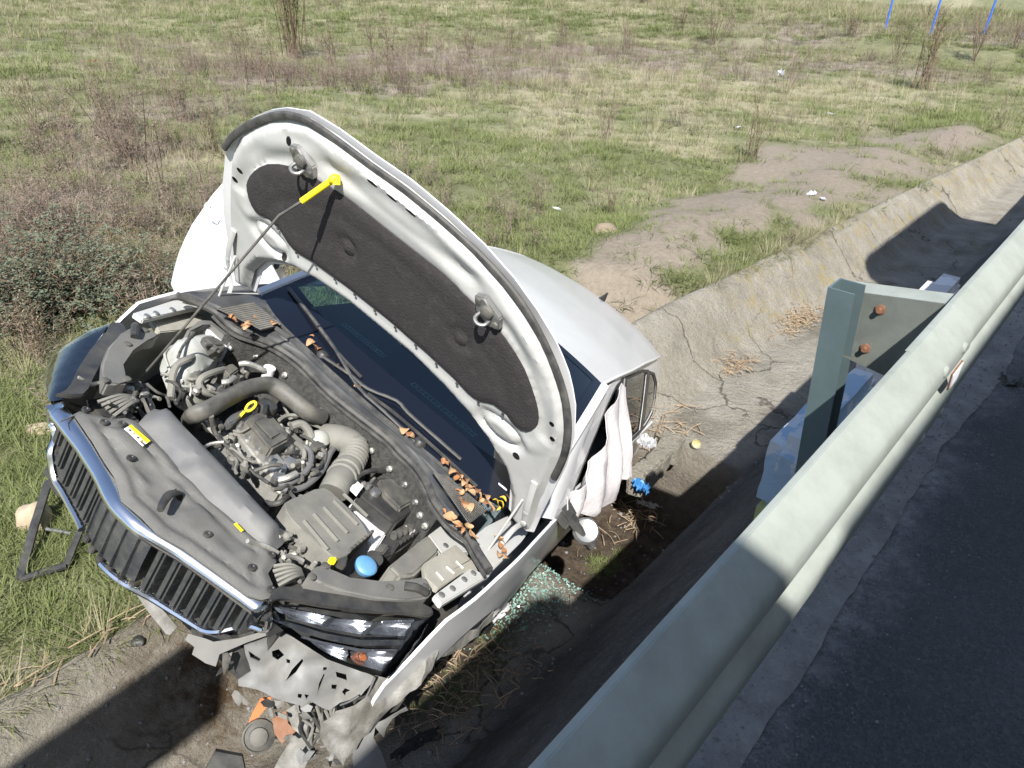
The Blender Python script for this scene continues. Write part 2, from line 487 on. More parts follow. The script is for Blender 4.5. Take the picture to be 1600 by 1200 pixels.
def field_base(x, y):
    s, c = sc_of(Vector((x, y, 0)))
    t = sstep(2.62, 3.6, c)
    z = -.95 - drop(s)
    z += .02 * t + t * (.05 * ns(x * 1.3, y * 1.3) + .14 * ns(x * .35, y * .35, 7)) + .35 * sstep(8, 25, c) * ns(x * .09, y * .09, 2)
    z += .13 * math.exp(-((c - 3.6) / .55) ** 2) * sstep(4.6, 6.0, s) * (.75 + .5 * ns(s * .8, c))
    d = math.hypot(x, y)
    if d > 38: z += .035 * (d - 38) + .6 * ns(x * .03, y * .03)
    return z
def field_z(x, y):
    return min(field_base(x, y), car_clear(x, y, 1.3))

def attr(o, name, vals):
    a = o.data.attributes.new(name, 'FLOAT', 'POINT'); a.data.foreach_set('value', vals)

def sheet(name, S, CC, zf, m, ok=None):
    vs = []; fs = []
    for s in S:
        for c in CC:
            p = SCW(s, c); p.z = zf(s, c, p); vs.append(p)
    nc = len(CC)
    for i in range(len(S) - 1):
        for j in range(nc - 1):
            fs.append((i * nc + j, (i + 1) * nc + j, (i + 1) * nc + j + 1, i * nc + j + 1))
    me = bpy.data.meshes.new(name); me.from_pydata([tuple(v) for v in vs], [], fs); me.update()
    # upward normals
    if me.polygons[0].normal.z < 0:
        me.flip_normals()
    o = link(name, me, m); me.polygons.foreach_set('use_smooth', [True] * len(me.polygons))
    return o, vs

def rng(a, b, st):
    n = int(round((b - a) / st)); return [a + (b - a) * i / n for i in range(n + 1)]
def grow(a, st, k, end):
    out = [a]
    while out[-1] < end:
        out.append(out[-1] + st); st *= k
    return out

# ---- ground materials
def ground_mat(name, kind):
    m = bpy.data.materials.new(name); m.use_nodes = True
    nt = m.node_tree; b = nt.nodes['Principled BSDF']; b.inputs['Roughness'].default_value = .95; b.inputs['Specular IOR Level'].default_value = .2
    tc = _n(nt, 'ShaderNodeTexCoord')
    L = nt.links.new
    def nz(scale, detail=5, rough=.6, off=0):
        n = _n(nt, 'ShaderNodeTexNoise'); n.inputs['Scale'].default_value = scale; n.inputs['Detail'].default_value = detail; n.inputs['Roughness'].default_value = rough
        if off:
            mp = _n(nt, 'ShaderNodeMapping'); mp.inputs['Location'].default_value = (off, off * .7, off * .3)
            L(tc.outputs['Object'], mp.inputs[0]); L(mp.outputs[0], n.inputs['Vector'])
        else: L(tc.outputs['Object'], n.inputs['Vector'])
        return n.outputs['Fac']
    def ramp(src, a, b_, lo=0.0, hi=1.0):
        r = _n(nt, 'ShaderNodeMapRange'); r.inputs[1].default_value = a; r.inputs[2].default_value = b_; r.inputs[3].default_value = lo; r.inputs[4].default_value = hi
        L(src, r.inputs[0]); return r.outputs[0]
    def mix(f, A, B):
        x = _n(nt, 'ShaderNodeMix', data_type='RGBA')
        if isinstance(f, float): x.inputs['Factor'].default_value = f
        else: L(f, x.inputs['Factor'])
        for s, k in ((A, 'A'), (B, 'B')):
            if isinstance(s, tuple): x.inputs[k].default_value = (*s, 1)
            else: L(s, x.inputs[k])
        return x.outputs['Result']
    def at(n):
        a = _n(nt, 'ShaderNodeAttribute'); a.attribute_name = n; return a.outputs['Fac']
    def mul(a, b_, op='MULTIPLY'):
        x = _n(nt, 'ShaderNodeMath', operation=op)
        for i, q in enumerate((a, b_)):
            if isinstance(q, (int, float)): x.inputs[i].default_value = q
            else: L(q, x.inputs[i])
        return x.outputs[0]
    if kind == 'field':
        green = mix(ramp(nz(3.5), .35, .65), (.135, .142, .070), (.195, .20, .110))
        dry = mix(ramp(nz(9, off=3), .35, .65), (.27, .245, .155), (.36, .335, .23))
        weed = mix(ramp(nz(7, off=8), .35, .65), (.20, .17, .14), (.30, .255, .215))
        soil = mix(ramp(nz(14, 8, .7, off=5), .3, .7), (.205, .172, .135), (.29, .25, .20))
        c = mix(ramp(mul(at('dry'), mul(nz(5, off=2), .7, 'ADD'), 'MULTIPLY'), .3, .85), green, dry)
        c = mix(ramp(mul(at('weed'), mul(nz(6, off=4), .7, 'ADD'), 'MULTIPLY'), .3, .9), c, weed)
        c = mix(at('soil'), c, soil)
        c = mix(ramp(nz(60, 3, .7, off=1), .62, .72, 0, .35), c, (.42, .39, .34))
        c = mix(ramp(nz(45, 3, .7, off=11), .60, .70, 0, .5), c, (.09, .075, .055))
        L(c, b.inputs['Base Color'])
        h = mul(nz(22, 6, .7), mul(nz(90, 4, .6, off=2), .4), 'ADD'); st, di = 1.0, .03
    elif kind == 'ditch':
        base = mix(ramp(nz(2.6, 8, .75), .35, .66), (.26, .24, .195), (.41, .38, .325))
        base = mix(ramp(nz(38, 4, .7, off=3), .55, .72, 0, .75), base, (.185, .165, .135))
        base = mix(ramp(nz(70, 2, .6, off=6), .64, .72, 0, .8), base, (.55, .52, .46))
        base = mix(mul(at('lichen'), ramp(nz(5, 7, .75, off=9), .50, .70)), base, (.36, .28, .10))
        base = mix(mul(at('stain'), ramp(nz(7, 5, .75, off=4), .30, .6)), base, (.10, .065, .035))
        near_shade = mix(ramp(nz(5, 6, .7, off=2), .35, .65), (.075, .072, .07), (.135, .13, .125))  # road-side slope darker: its shade put into the concrete colour
        near_shade = mix(ramp(nz(55, 3, .6, off=7), .58, .7, 0, .8), near_shade, (.26, .26, .26))
        base = mix(at('near'), base, near_shade)
        mud = mix(ramp(nz(16, 6, .7, off=5), .35, .65), (.055, .042, .03), (.13, .10, .075))
        base = mix(at('mud'), base, mud)
        vc = _n(nt, 'ShaderNodeTexVoronoi', feature='DISTANCE_TO_EDGE'); vc.inputs['Scale'].default_value = 1.1
        wn = _n(nt, 'ShaderNodeTexNoise'); wn.inputs['Scale'].default_value = 3.0; wn.inputs['Detail'].default_value = 6; L(tc.outputs['Object'], wn.inputs['Vector'])
        va = _n(nt, 'ShaderNodeMix', data_type='RGBA', blend_type='LINEAR_LIGHT'); va.inputs['Factor'].default_value = .22; L(tc.outputs['Object'], va.inputs['A']); L(wn.outputs['Color'], va.inputs['B']); L(va.outputs['Result'], vc.inputs['Vector'])
        base = mix(mul(ramp(vc.outputs['Distance'], .004, .013, .85, 0), ramp(nz(1.3, 3, .5, off=13), .42, .55)), base, (.09, .078, .06))
        L(base, b.inputs['Base Color'])
        h = mul(nz(34, 7, .78), mul(nz(8, 5, .65, off=2), 1.2), 'ADD'); st, di = 1.0, .04
    elif kind == 'road':
        v = _n(nt, 'ShaderNodeTexVoronoi'); v.inputs['Scale'].default_value = 130; L(tc.outputs['Object'], v.inputs['Vector'])
        base = mix(ramp(nz(1.4, 6, .6), .35, .65), (.060, .061, .066), (.085, .085, .090))
        base = mix(ramp(v.outputs['Color'], .55, .95, 0, .75), base, (.115, .113, .11))
        base = mix(ramp(nz(190, 2, .6, off=4), .68, .74), base, (.16, .155, .15))
        dt = _n(nt, 'ShaderNodeVectorMath', operation='DOT_PRODUCT'); L(tc.outputs['Object'], dt.inputs[0]); dt.inputs[1].default_value = tuple(DN)
        edge = ramp(mul(dt.outputs['Value'], mul(nz(3.2, 7, .72, off=17), .55), 'ADD'), .42, .62)
        dusty = mix(ramp(nz(7, 7, .75, off=15), .35, .65), (.17, .168, .17), (.30, .295, .29))
        base = mix(mul(edge, ramp(nz(26, 6, .8, off=19), .34, .56)), base, dusty)
        L(base, b.inputs['Base Color']); b.inputs['Roughness'].default_value = .75
        h = mul(ramp(v.outputs['Distance'], 0, .6), -1.0); st, di = .8, .006
    else:      # shoulder
        base = mix(ramp(nz(6, 7, .75), .35, .65), (.21, .205, .20), (.37, .36, .345))
        base = mix(ramp(nz(60, 3, .6, off=4), .6, .7), base, (.36, .35, .34))
        base = mix(ramp(nz(30, 4, .6, off=6), .62, .72, 0, .6), base, (.07, .07, .065))
        L(base, b.inputs['Base Color'])
        h = mul(nz(50, 6, .75), nz(9, 4, .6, off=2), 'ADD'); st, di = 1.0, .02
    bp = _n(nt, 'ShaderNodeBump'); bp.inputs['Strength'].default_value = st; bp.inputs['Distance'].default_value = di
    L(h, bp.inputs['Height']); L(bp.outputs[0], b.inputs['Normal'])
    return m

# ---- field
S_F = [-x for x in reversed(grow(2.0, .14, 1.25, 160))] + rng(-2, 8, .1)[1:-1] + grow(8.0, .12, 1.10, 300)
C_F = [2.52] + grow(2.60, .05, 1.042, 320)
field, fv = sheet('field', S_F, C_F, lambda s, c, p: field_z(p.x, p.y) - (.06 if c < 2.55 else 0), ground_mat('meadow_ground', 'field'))
structure(field)
mk = [masks(p.x, p.y) for p in fv]
for i, n in enumerate(('soil', 'dry', 'weed')): attr(field, n, [q[i] for q in mk])

# ---- concrete ditch
S_D = [-x for x in reversed(grow(1.5, .1, 1.3, 14))] + rng(-1.5, 6.5, .045)[1:-1] + grow(6.5, .06, 1.08, 60)
C_D = rng(.46, 2.62, .033) + [2.66, 2.70]
def dz(s, c, p):
    if c > 2.63: return ditch_z(s, 2.62) - (.02 if c < 2.68 else .22)
    return ditch_z(s, c)
ditch, dv = sheet('drainage_ditch', S_D, C_D, dz, ground_mat('weathered_ditch_concrete', 'ditch'))
structure(ditch)
near_shade, mud, lich, stain = [], [], [], []
for p in dv:
    s, c = sc_of(p)
    near_shade.append(1 - sstep(1.25, 1.5, c + .06 * ns(s * 3, c)))
    fl = sstep(1.35, 1.5, c) * (1 - sstep(2.02, 2.25, c))
    pit = sstep(2.0, 2.5, s) * (1 - sstep(3.6, 3.85, s))
    mud.append(max(pit * fl, fl * sstep(-.1, .35, ns(s * 1.6, c * 2.5, 6)) * (1 - sstep(3.3, 3.8, s)), pit * sstep(1.3, 1.5, c), fl * .35 * sstep(.1, .4, ns(s * 2.1, c * 4, 1))))
    lich.append(sstep(2.1, 2.25, c) * sstep(4.5, 6, s) * .9)
    q = G(340, 1060, -1.2); stain.append(math.exp(-((p - q).length / .42) ** 2) * 1.1)
for n, a in (('near', near_shade), ('mud', mud), ('lichen', lich), ('stain', stain)): attr(ditch, n, a)

# ---- road, shoulder, land on the far side of the road
road, _ = sheet('road', [-x for x in reversed(grow(3.0, .5, 1.4, 160))] + rng(-3, 9, .5)[1:-1] + grow(9.0, .6, 1.35, 300), rng(-9, .44, .43), lambda s, c, p: 0.0, ground_mat('old_asphalt', 'road'))
structure(road)
shS = rng(-4, 8, .05)
vs = []; fs = []
for i, s in enumerate(shS):
    inner = .27 + .05 * ns(s * 1.6, 1.5) + .02 * ns(s * 7, 4) + .008 * ns(s * 21, 4)
    for k in range(7):
        t = k / 6; c = inner + (.475 - inner) * t
        vs.append(tuple(SCW(s, c, .004 + (0 if k == 0 else .003 * min(k, 3) + .003 * ns(s * 6, c * 6)))))
for i in range(len(shS) - 1):
    for k in range(6):
        fs.append((i * 7 + k, (i + 1) * 7 + k, (i + 1) * 7 + k + 1, i * 7 + k + 1))
me = bpy.data.meshes.new('road_shoulder'); me.from_pydata(vs, [], fs); me.update()
if me.polygons[0].normal.z < 0: me.flip_normals()
shoulder = link('road_shoulder', me, ground_mat('gritty_concrete_shoulder', 'shoulder')); me.polygons.foreach_set('use_smooth', [True] * len(me.polygons))
structure(shoulder)
land, lv = sheet('roadside_land', [-x for x in reversed(grow(10.0, 4, 1.4, 300))] + rng(-10, 10, 4)[1:-1] + grow(10.0, 4, 1.4, 300), [-300, -150, -80, -40, -20, -12, -9.2, -8.9], lambda s, c, p: -.03 if c > -10 else -.4, field.data.materials[0])
structure(land)
for i, n in enumerate(('soil', 'dry', 'weed')): attr(land, n, [masks(p.x, p.y)[i] for p in lv])

# ---- culvert headwall with remains of paint
def paint_mat(name, cols):
    m = mat(name, cols[0], .8, dirt=cols[1], dscale=3.2, damount=1.0, dsharp=(.49, .52), bump=.5, bscale=30)
    return m
hw = empty('culvert_headwall', 'low concrete wall with flaking white and blue paint behind the guardrail post', 'wall', SCW(3.0, .66, -2))
def hw_block(name, s0, s1, c0, c1, z0, z1, m, bev):
    def fill(bm):
        r = [SCW(s0, c0, z1), SCW(s1, c0, z1), SCW(s1, c1, z1), SCW(s0, c1, z1)]
        o = hw.location
        bm_prism(bm, [p - o for p in r], Vector((0, 0, z0 - z1)), bev, 4)
        bmesh.ops.subdivide_edges(bm, edges=[e for e in bm.edges if e.calc_length() > .12], cuts=5, use_grid_fill=True)
        for v in bm.verts:
            v.co += Vector((ns(*(v.co * 9)), ns(*(v.co * 9 + Vector((5, 5, 5)))), ns(*(v.co * 7 + Vector((9, 5, 5)))))) * .008
    return bm_obj(name, m, hw, fill)
PB = paint_mat('white_paint_flaking_to_blue', ((.58, .61, .64), (.34, .46, .58)))
PW = paint_mat('white_paint_with_red_specks', ((.70, .70, .71), (.55, .53, .54)))
PY = paint_mat('yellow_paint_flaking', ((.55, .50, .12), (.40, .42, .20)))
hw_block('painted_end', 2.2, 2.95, .56, .76, -.26, .07, PB, .06)
hw_block('wall_base', 2.22, 4.3, .58, .75, -2.0, -.263, PY, .03)
hw_block('white_top', 3.1, 4.15, .56, .76, -.26, .10, PW, .06)

# ---- guardrail
gr = empty('guardrail', 'long pale grey-green steel crash barrier running along the road edge', 'guardrail', SCW(0, .3, 0))
GO = gr.location.copy()
RP = [(.326, .752), (.322, .761), (.312, .763), (.262, .729), (.250, .717), (.245, .705), (.244, .668), (.248, .655), (.258, .645), (.300, .618), (.308, .611), (.310, .603), (.308, .595), (.300, .588), (.258, .561), (.248, .551), (.244, .538), (.245, .501), (.250, .489), (.262, .477), (.312, .443), (.322, .445), (.326, .454)]
def beam(s0, s1, off, label=None):
    def fill(bm):
        n = max(2, int((s1 - s0) / .1)); rings = []
        P = [Vector((c, z, 0)) for c, z in RP]
        for i in range(n + 1):
            s = s0 + (s1 - s0) * i / n
            rings.append([bm.verts.new(SCW(s, p.x - off + .002 * ns(s * 1.5, 3), p.y + .002 * ns(s * 1.1, 7)) - GO) for p in P])
        for i in range(n):
            for j in range(len(P) - 1):
                bm.faces.new([rings[i][j], rings[i + 1][j], rings[i + 1][j + 1], rings[i][j + 1]])
        # the back of the sheet, 3 mm behind the face
        back = [[bm.verts.new(v.co + Vector((0, 0, .0)) + DN * .003) for v in ring] for ring in rings]
        for i in range(n):
            for j in range(len(P) - 1):
                bm.faces.new([back[i][j], back[i][j + 1], back[i + 1][j + 1], back[i + 1][j]])
    return bm_obj('beam_panel', M['rail'], gr, fill, label)
beam(-4.2, 2.06, .004); beam(1.74, 7.9, 0)
for s, z in ((1.82, .70), (1.98, .70), (1.82, .505), (1.98, .505)):
    bm = bmesh.new(); bm_lathe(bm, SCW(s, .247 - .004, z) - GO, -DN, [(.017, -.004), (.017, .002), (.011, .007)], 14); link('lap_bolt', bm, M['rail'], gr, smooth=True)
def post(s):
    lean = Vector((0, 0, 0))
    def fill(bm):
        # C section, open towards the traffic
        prof = [(-.045, .0), (-.045, .075), (.045, .075), (.045, .0), (.039, .0), (.039, .069), (-.039, .069), (-.039, .0)]
        bm_prism(bm, [SCW(s + a, .545 + b, .735) - GO for a, b in prof], Vector((0, 0, -1.3)) + DS * .05 - DN * .06)
    bm_obj('post', M['post'], gr, fill, smooth=False)
    def fill2(bm):
        for q in (0, 1):
            bm_prism(bm, [SCW(s + .048 + a, c, z) - GO for a in (0,) for c, z in ((.30, .745), (.60, .70), (.60, .50), (.30, .46))], DS * .005)
        bm_prism(bm, [SCW(s + .048, c, z) - GO for c, z in ((.30, .744), (.60, .699), (.60, .694), (.30, .739))], DS * .09)
    sp = bm_obj('spacer', M['rail'], gr, fill2, smooth=False)
    for c, z in ((.49, .675), (.50, .545)):
        bm = bmesh.new(); bm_lathe(bm, SCW(s + .047, c, z) - GO, -DS, [(.015, 0), (.015, .005), (.008, .006), (.008, .018)], 6); link('bolt', bm, M['bolt'], sp, smooth=True)
for s in (-1.92, 2.08, 6.08): post(s)
def fill(bm):
    bm_prism(bm, [SCW(1.99 + a, .285 - k, z) - GO for a, k, z in ((-.035, .045, .585), (.035, .045, .585), (.05, .045, .64), (-.05, .045, .64))], DN * .004, .0015)
rf = bm_obj('reflector', M['bolt'], gr, fill)
def fill(bm):
    bm_prism(bm, [SCW(1.99 + a, .285 - k, z) - GO for a, k, z in ((-.031, .0475, .589), (.031, .0475, .589), (.045, .0475, .636), (-.045, .0475, .636))], DN * .003, .001)
bm_obj('reflector_face', M['litter'], rf, fill)

# ---- blue poles far off
for k, (u, v) in enumerate(((1379, 62), (1450, 66), (1531, 72), (1597, 60))):
    p = G(u, v, -2.2)
    s, c = sc_of(p); p = G(u, v, field_base(p.x, p.y)); p.z = field_base(p.x, p.y)
    t = Vector((.02 * (k + 1), 0, 1)) * 3.6
    o = empty('pole', '', 'pole', p, 'blue poles in the far meadow')
    o['label'] = ['slim blue pole in the far meadow, leftmost of the four', 'slim blue pole in the far meadow, second from the left', 'slim blue pole in the far meadow, third from the left behind the red-brown weeds', 'slim blue pole in the far meadow cut by the right picture edge'][k]
    bm = bmesh.new(); bm_tube(bm, [(0, 0, -.3), t], .045, 8, 1); link('shaft', bm, M['bluepost'], o, smooth=True)
    bm = bmesh.new(); bm_lathe(bm, t, (0, 0, 1), [(.05, -.01), (.05, .03), (.02, .05)], 8); link('cap', bm, M['bluepost'], o, smooth=True)

# ================================================================== THE CAR
car = empty('car', 'wrecked white hatchback with its bonnet propped open, lying askew in the concrete ditch', 'car')
car.matrix_world = CARM
bpy.context.view_layer.update()
V3 = Vector

# ------------------------------------------------------------------ body sides
def interp(tab, x):
    if x <= tab[0][0]: return tab[0][1]
    for (a, ya), (b, yb) in zip(tab, tab[1:]):
        if x <= b: return ya + (yb - ya) * (x - a) / (b - a)
    return tab[-1][1]
ZPROF = [(.15, .80), (.28, .855), (.45, .885), (.62, .893), (.72, .885), (.78, .872), (.88, .86), (.97, .835)]
def YS(x, z):
    y = interp(ZPROF, z)
    if x > -.25: y -= .095 * ((x + .25) / .8) ** 2
    if x < -2.6: y -= .09 * ((-2.6 - x) / .85) ** 2
    return y
def YG(x, z):
    t = (z - .97) / .43
    y = .835 - .235 * t - .05 * t * t * .3
    if x > -.9: y -= .03 * ((x + .9) / .5) ** 2 * t
    if x < -2.4: y -= .07 * ((-2.4 - x) / .8) ** 2
    return y
def arc(cx, cz, r, a0, a1, n=12):
    return [(cx + r * math.cos(rad(a0 + (a1 - a0) * i / n)), cz + r * math.sin(rad(a0 + (a1 - a0) * i / n))) for i in range(n + 1)]
P_FENDER = [(-.52, .962), (-.25, .945), (.05, .91), (.34, .845), (.40, .79), (.47, .73), (.53, .665), (.53, .60), (.50, .53), (.44, .50)] + arc(0, .32, .40, 22, 180, 14) + [(-.42, .26), (-.52, .26)]
P_DOORF = [(-.532, .955), (-.532, .27), (-1.615, .27), (-1.615, .972), (-1.0, .968)]
P_DOORR = [(-1.63, .972), (-1.63, .27), (-2.24, .27)] + list(reversed(arc(-2.65, .32, .40, 70, 172, 9))) [0:0] + [(-2.27, .45), (-2.40, .64), (-2.55, .73), (-2.66, .80), (-2.80, .985), (-2.2, .978)]
P_QUART = [(-2.815, .985), (-2.68, .80), (-2.57, .735)] + arc(-2.65, .32, .40, 78, 178, 10)[1:0] + [(-2.65, .72), (-2.85, .66), (-3.0, .52), (-3.05, .36), (-3.30, .36), (-3.42, .50), (-3.44, .72), (-3.38, .99)]
def side_map(s):
    return lambda x, z: V3((x, s * YS(x, z), z))
for s in (1, -1):
    fe = panel2d('front_fender', P_FENDER if s == 1 else P_FENDER[:3] + [(.22, .87), (.26, .80), (.30, .62), (.36, .52)] + P_FENDER[10:], side_map(s), M['white'], car, step=.06, thick=-.012 * 1)
    if s == 1: fe['label'] = 'white front wing beside the crushed bumper'
    panel2d('rear_door', P_DOORR, side_map(s), M['white'], car, step=.09, thick=.012)
    panel2d('rear_quarter', P_QUART, side_map(s), M['white'], car, step=.08, thick=.012)
    bm = bmesh.new(); bm_prism(bm, [V3((x, s * y, .265)) for x, y in ((-.45, .845), (-2.26, .845), (-2.26, .70), (-.45, .70))], V3((0, 0, -.11)), .015)
    link('sill', bm, M['white'], car, smooth=True)
    # greenhouse frame with window openings
    OUT = [(-.50, .963), (-.80, 1.13), (-1.05, 1.275), (-1.25, 1.365), (-1.6, 1.405), (-2.2, 1.40), (-2.7, 1.36), (-3.02, 1.29), (-3.2, 1.17), (-3.38, .992), (-2.8, .988), (-1.6, .975)]
    W1 = [(-.74, .992), (-.98, 1.135), (-1.25, 1.28), (-1.42, 1.345), (-1.58, 1.362), (-1.575, .995)]
    W2 = [(-1.675, .995), (-1.675, 1.362), (-2.15, 1.352), (-2.33, 1.335), (-2.33, 1.0)]
    W3 = [(-2.39, 1.0), (-2.39, 1.325), (-2.62, 1.29), (-2.86, 1.20), (-2.95, 1.09), (-2.88, 1.03)]
    gm = lambda x, z, s=s: V3((x, s * YG(x, z), z))
    gi = lambda x, z, s=s: V3((x, s * (YG(x, z) - .008), z))
    go = lambda x, z, s=s: V3((x, s * (YG(x, z) + .004), z))
    panel2d('side_frame', OUT, gm, M['white'], car, holes=[W1, W2, W3], step=.07, thick=.02)
    def shrink(P, d):
        cx = sum(p[0] for p in P) / len(P); cz = sum(p[1] for p in P) / len(P)
        return [(p[0] + (cx - p[0]) * d, p[1] + (cz - p[1]) * d) for p in P]
    for k, W in enumerate((W1, W2, W3)):
        panel2d('window_trim', shrink(W, -.07), go, M['black'], car, holes=[shrink(W, .045)], step=.08, thick=.004)
        if k: panel2d('side_window', W, gi, M['side'], car, step=.12)
# closed left front door
ld = panel2d('front_door', P_DOORF, side_map(1), M['white'], car, step=.09, thick=.012, label='white front door on the ditch side, its window gone')
for x, z in ((-1.46, .83),):
    bm = bmesh.new(); bm_tube(bm, [(x - .10, YS(x, z) + .004, z), (x - .06, YS(x, z) + .032, z + .005), (x + .06, YS(x, z) + .032, z + .003), (x + .10, YS(x, z) + .004, z)], .014, 8, 4, 1.4)
    link('door_handle', bm, M['white'], ld, smooth=True)
# mirror stump: the housing is torn off
bm = bmesh.new(); bm_prism(bm, [V3((-.60, .80, .985)), V3((-.76, .805, .985)), V3((-.72, .90, .96)), V3((-.62, .90, .955))], V3((0, 0, -.05)), .01)
mir = link('door_mirror', bm, M['black'], car, smooth=True, label='broken black door mirror without its cover')
bm = bmesh.new(); bm_tube(bm, [(-.66, .88, .95), (-.68, .96, .92), (-.70, 1.03, .90)], .038, 10, 3, .7); link('mirror_frame', bm, M['black'], mir, smooth=True)
bm = bmesh.new(); bm_lathe(bm, (-.67, .97, .945), (.75, .1, .6), [(.055, -.03), (.06, 0), (.05, .012), (.02, .004)], 16); link('mirror_motor', bm, M['steel'], mir, smooth=True)
# opened right front door
DM = Matrix.Translation(V3((-.545, -.87, 0))) @ Matrix.Rotation(rad(62), 4, 'Z') @ Matrix.Translation(V3((.545, .87, 0)))
dmap = lambda off=0.0: (lambda x, z: DM @ V3((x, -(YS(x, z) + off) - .0, z)))
od = panel2d('front_door', P_DOORF, dmap(), M['white'], car, step=.09, thick=.012, label='white front door swung wide open on the meadow side')
panel2d('door_lining', [(-.56, .95), (-.56, .30), (-1.59, .30), (-1.59, .96)], dmap(-.075), M['dark'], od, step=.12, thick=.01)
bm = bmesh.new()
bm_tube(bm, [DM @ V3((x, -(YS(x, .83) + d), .835)) for x, d in ((-1.56, .004), (-1.52, .034), (-1.40, .034), (-1.36, .004))], .014, 8, 4, 1.4)
link('door_handle', bm, M['white'], od, smooth=True)
bm = bmesh.new(); bm_lathe(bm, DM @ V3((-1.46, -(YS(-1.46, .83) + .001), .835)), DM.to_3x3() @ V3((0, -1, 0)), [(.062, -.004), (.062, .001), (.055, .003), (.04, -.002)], 20)
link('handle_cup', bm, M['white'], od, smooth=True)
bm = bmesh.new()
bm_tube(bm, [DM @ V3((x, -YG(x, z), z)) for x, z in ((-.72, .97), (-.98, 1.14), (-1.25, 1.29), (-1.42, 1.352), (-1.60, 1.365), (-1.605, .97))], .02, 8, 3)
link('window_frame', bm, M['black'], od, smooth=True)

# ------------------------------------------------------------------ roof, tail
def roof_pt(t, q):
    x = -1.13 - 1.93 * t; a = (q - .5) * 2
    zed = interp([(0, 1.388), (.2, 1.412), (.5, 1.412), (.8, 1.385), (1, 1.335)], t)
    wd = interp([(0, .588), (.3, .605), (.7, .60), (1, .575)], t)
    cr = interp([(0, .055), (.3, .065), (.8, .07), (1, .06)], t)
    return V3((x - .09 * (1 - a * a) * (1 if t > .5 else -.0) * sstep(.7, 1, t) + .10 * (1 - a * a) * (1 - sstep(0, .25, t)), a * wd, zed + cr * (1 - abs(a) ** 2.4)))
roof = grid('roof', 26, 21, roof_pt, M['roofwhite'], car, thick=.015)
for s in (1, -1):
    tube('roof_gutter', [roof_pt(t, .5 + s * .495) + V3((0, s * .006, -.004)) for t in (0.02, .15, .3, .5, .7, .85, .94)], .008, M['white'], car, 8, 3)
an = roof_pt(.885, .5)
bm = bmesh.new()
bm_prism(bm, [an + V3((x, y, -.004)) for x, y in ((.075, 0), (.03, .02), (-.06, .022), (-.07, 0), (-.06, -.022), (.03, -.02))], V3((-.055, 0, .062)), .006, 2, .16)
link('shark_fin_aerial', bm, M['black'], car, smooth=True)
def tail_pt(t, q):
    a = (q - .5) * 2
    x = interp([(0, -3.12), (.35, -3.36), (.55, -3.44), (1, -3.47)], t); z = interp([(0, 1.34), (.35, 1.02), (.55, .85), (1, .45)], t)
    wd = interp([(0, .55), (.35, .72), (.55, .78), (1, .78)], t)
    return V3((x + .10 * abs(a) ** 3, a * wd, z))
tg = grid('tailgate', 14, 13, tail_pt, M['white'], car, thick=.015)
grid('rear_window', 6, 9, lambda t, q: tail_pt(.06 + t * .26, .12 + .76 * q) + V3((-.006, 0, .006)), M['frit'], tg)
bm = bmesh.new(); bm_prism(bm, [V3((-3.10, .82, .58)), V3((-3.40, .80, .58)), V3((-3.53, .6, .58)), V3((-3.55, 0, .58)), V3((-3.53, -.6, .58)), V3((-3.40, -.80, .58)), V3((-3.10, -.82, .58))], V3((0, 0, -.32)), .03, 3)
link('rear_bumper', bm, M['white'], car, smooth=True)
for s in (1, -1):
    bm = bmesh.new(); bm_box(bm, (-3.40, s * .66, .88), (.05, .26, .14), Matrix.Rotation(s * .35, 3, 'Z'), .02); link('tail_lamp', bm, M['amber'], car, smooth=True)
# floor and inner shell so that no daylight falls through
bm = bmesh.new(); bm_box(bm, (-1.75, 0, .22), (3.3, 1.50, .06)); link('floor_pan', bm, M['seat'], car)

# ------------------------------------------------------------------ wheels
def wheel(x, y, z, steer=0, sgn=1):
    r = Matrix.Rotation(steer, 4, 'Z')
    ax = r @ V3((0, sgn, 0)); c = V3((x, y, z))
    w = empty('wheel', '', ''); del w['label']; del w['category']; w.parent = car; w.location = c
    o = V3()
    bm = bmesh.new(); bm_lathe(bm, o, ax, [(.21, -.09), (.27, -.10), (.305, -.09), (.317, -.06), (.318, 0), (.317, .06), (.305, .09), (.27, .10), (.215, .09), (.205, 0)], 32); link('tyre', bm, M['tyre'], w, smooth=True)
    bm = bmesh.new(); bm_lathe(bm, o, ax, [(.03, .05), (.205, .085), (.212, .09), (.205, -.085), (.1, -.06)], 28)
    link('rim', bm, M['rim'], w, smooth=True)
    bm = bmesh.new()
    for k in range(5):
        q = 2 * math.pi * k / 5; d = (ax.orthogonal().normalized() * math.cos(q) + ax.cross(ax.orthogonal().normalized()) * math.sin(q))
        bm_tube(bm, [o + ax * .07, o + d * .1 + ax * .085, o + d * .205 + ax * .09], .022, 6, 2)
    link('spoke', bm, M['rim'], w, smooth=True)
wheel(-.02, .70, .34, .25, 1); wheel(0, -.76, .32, .0, -1); wheel(-2.65, .76, .33, 0, 1); wheel(-2.65, -.76, .33, 0, -1)

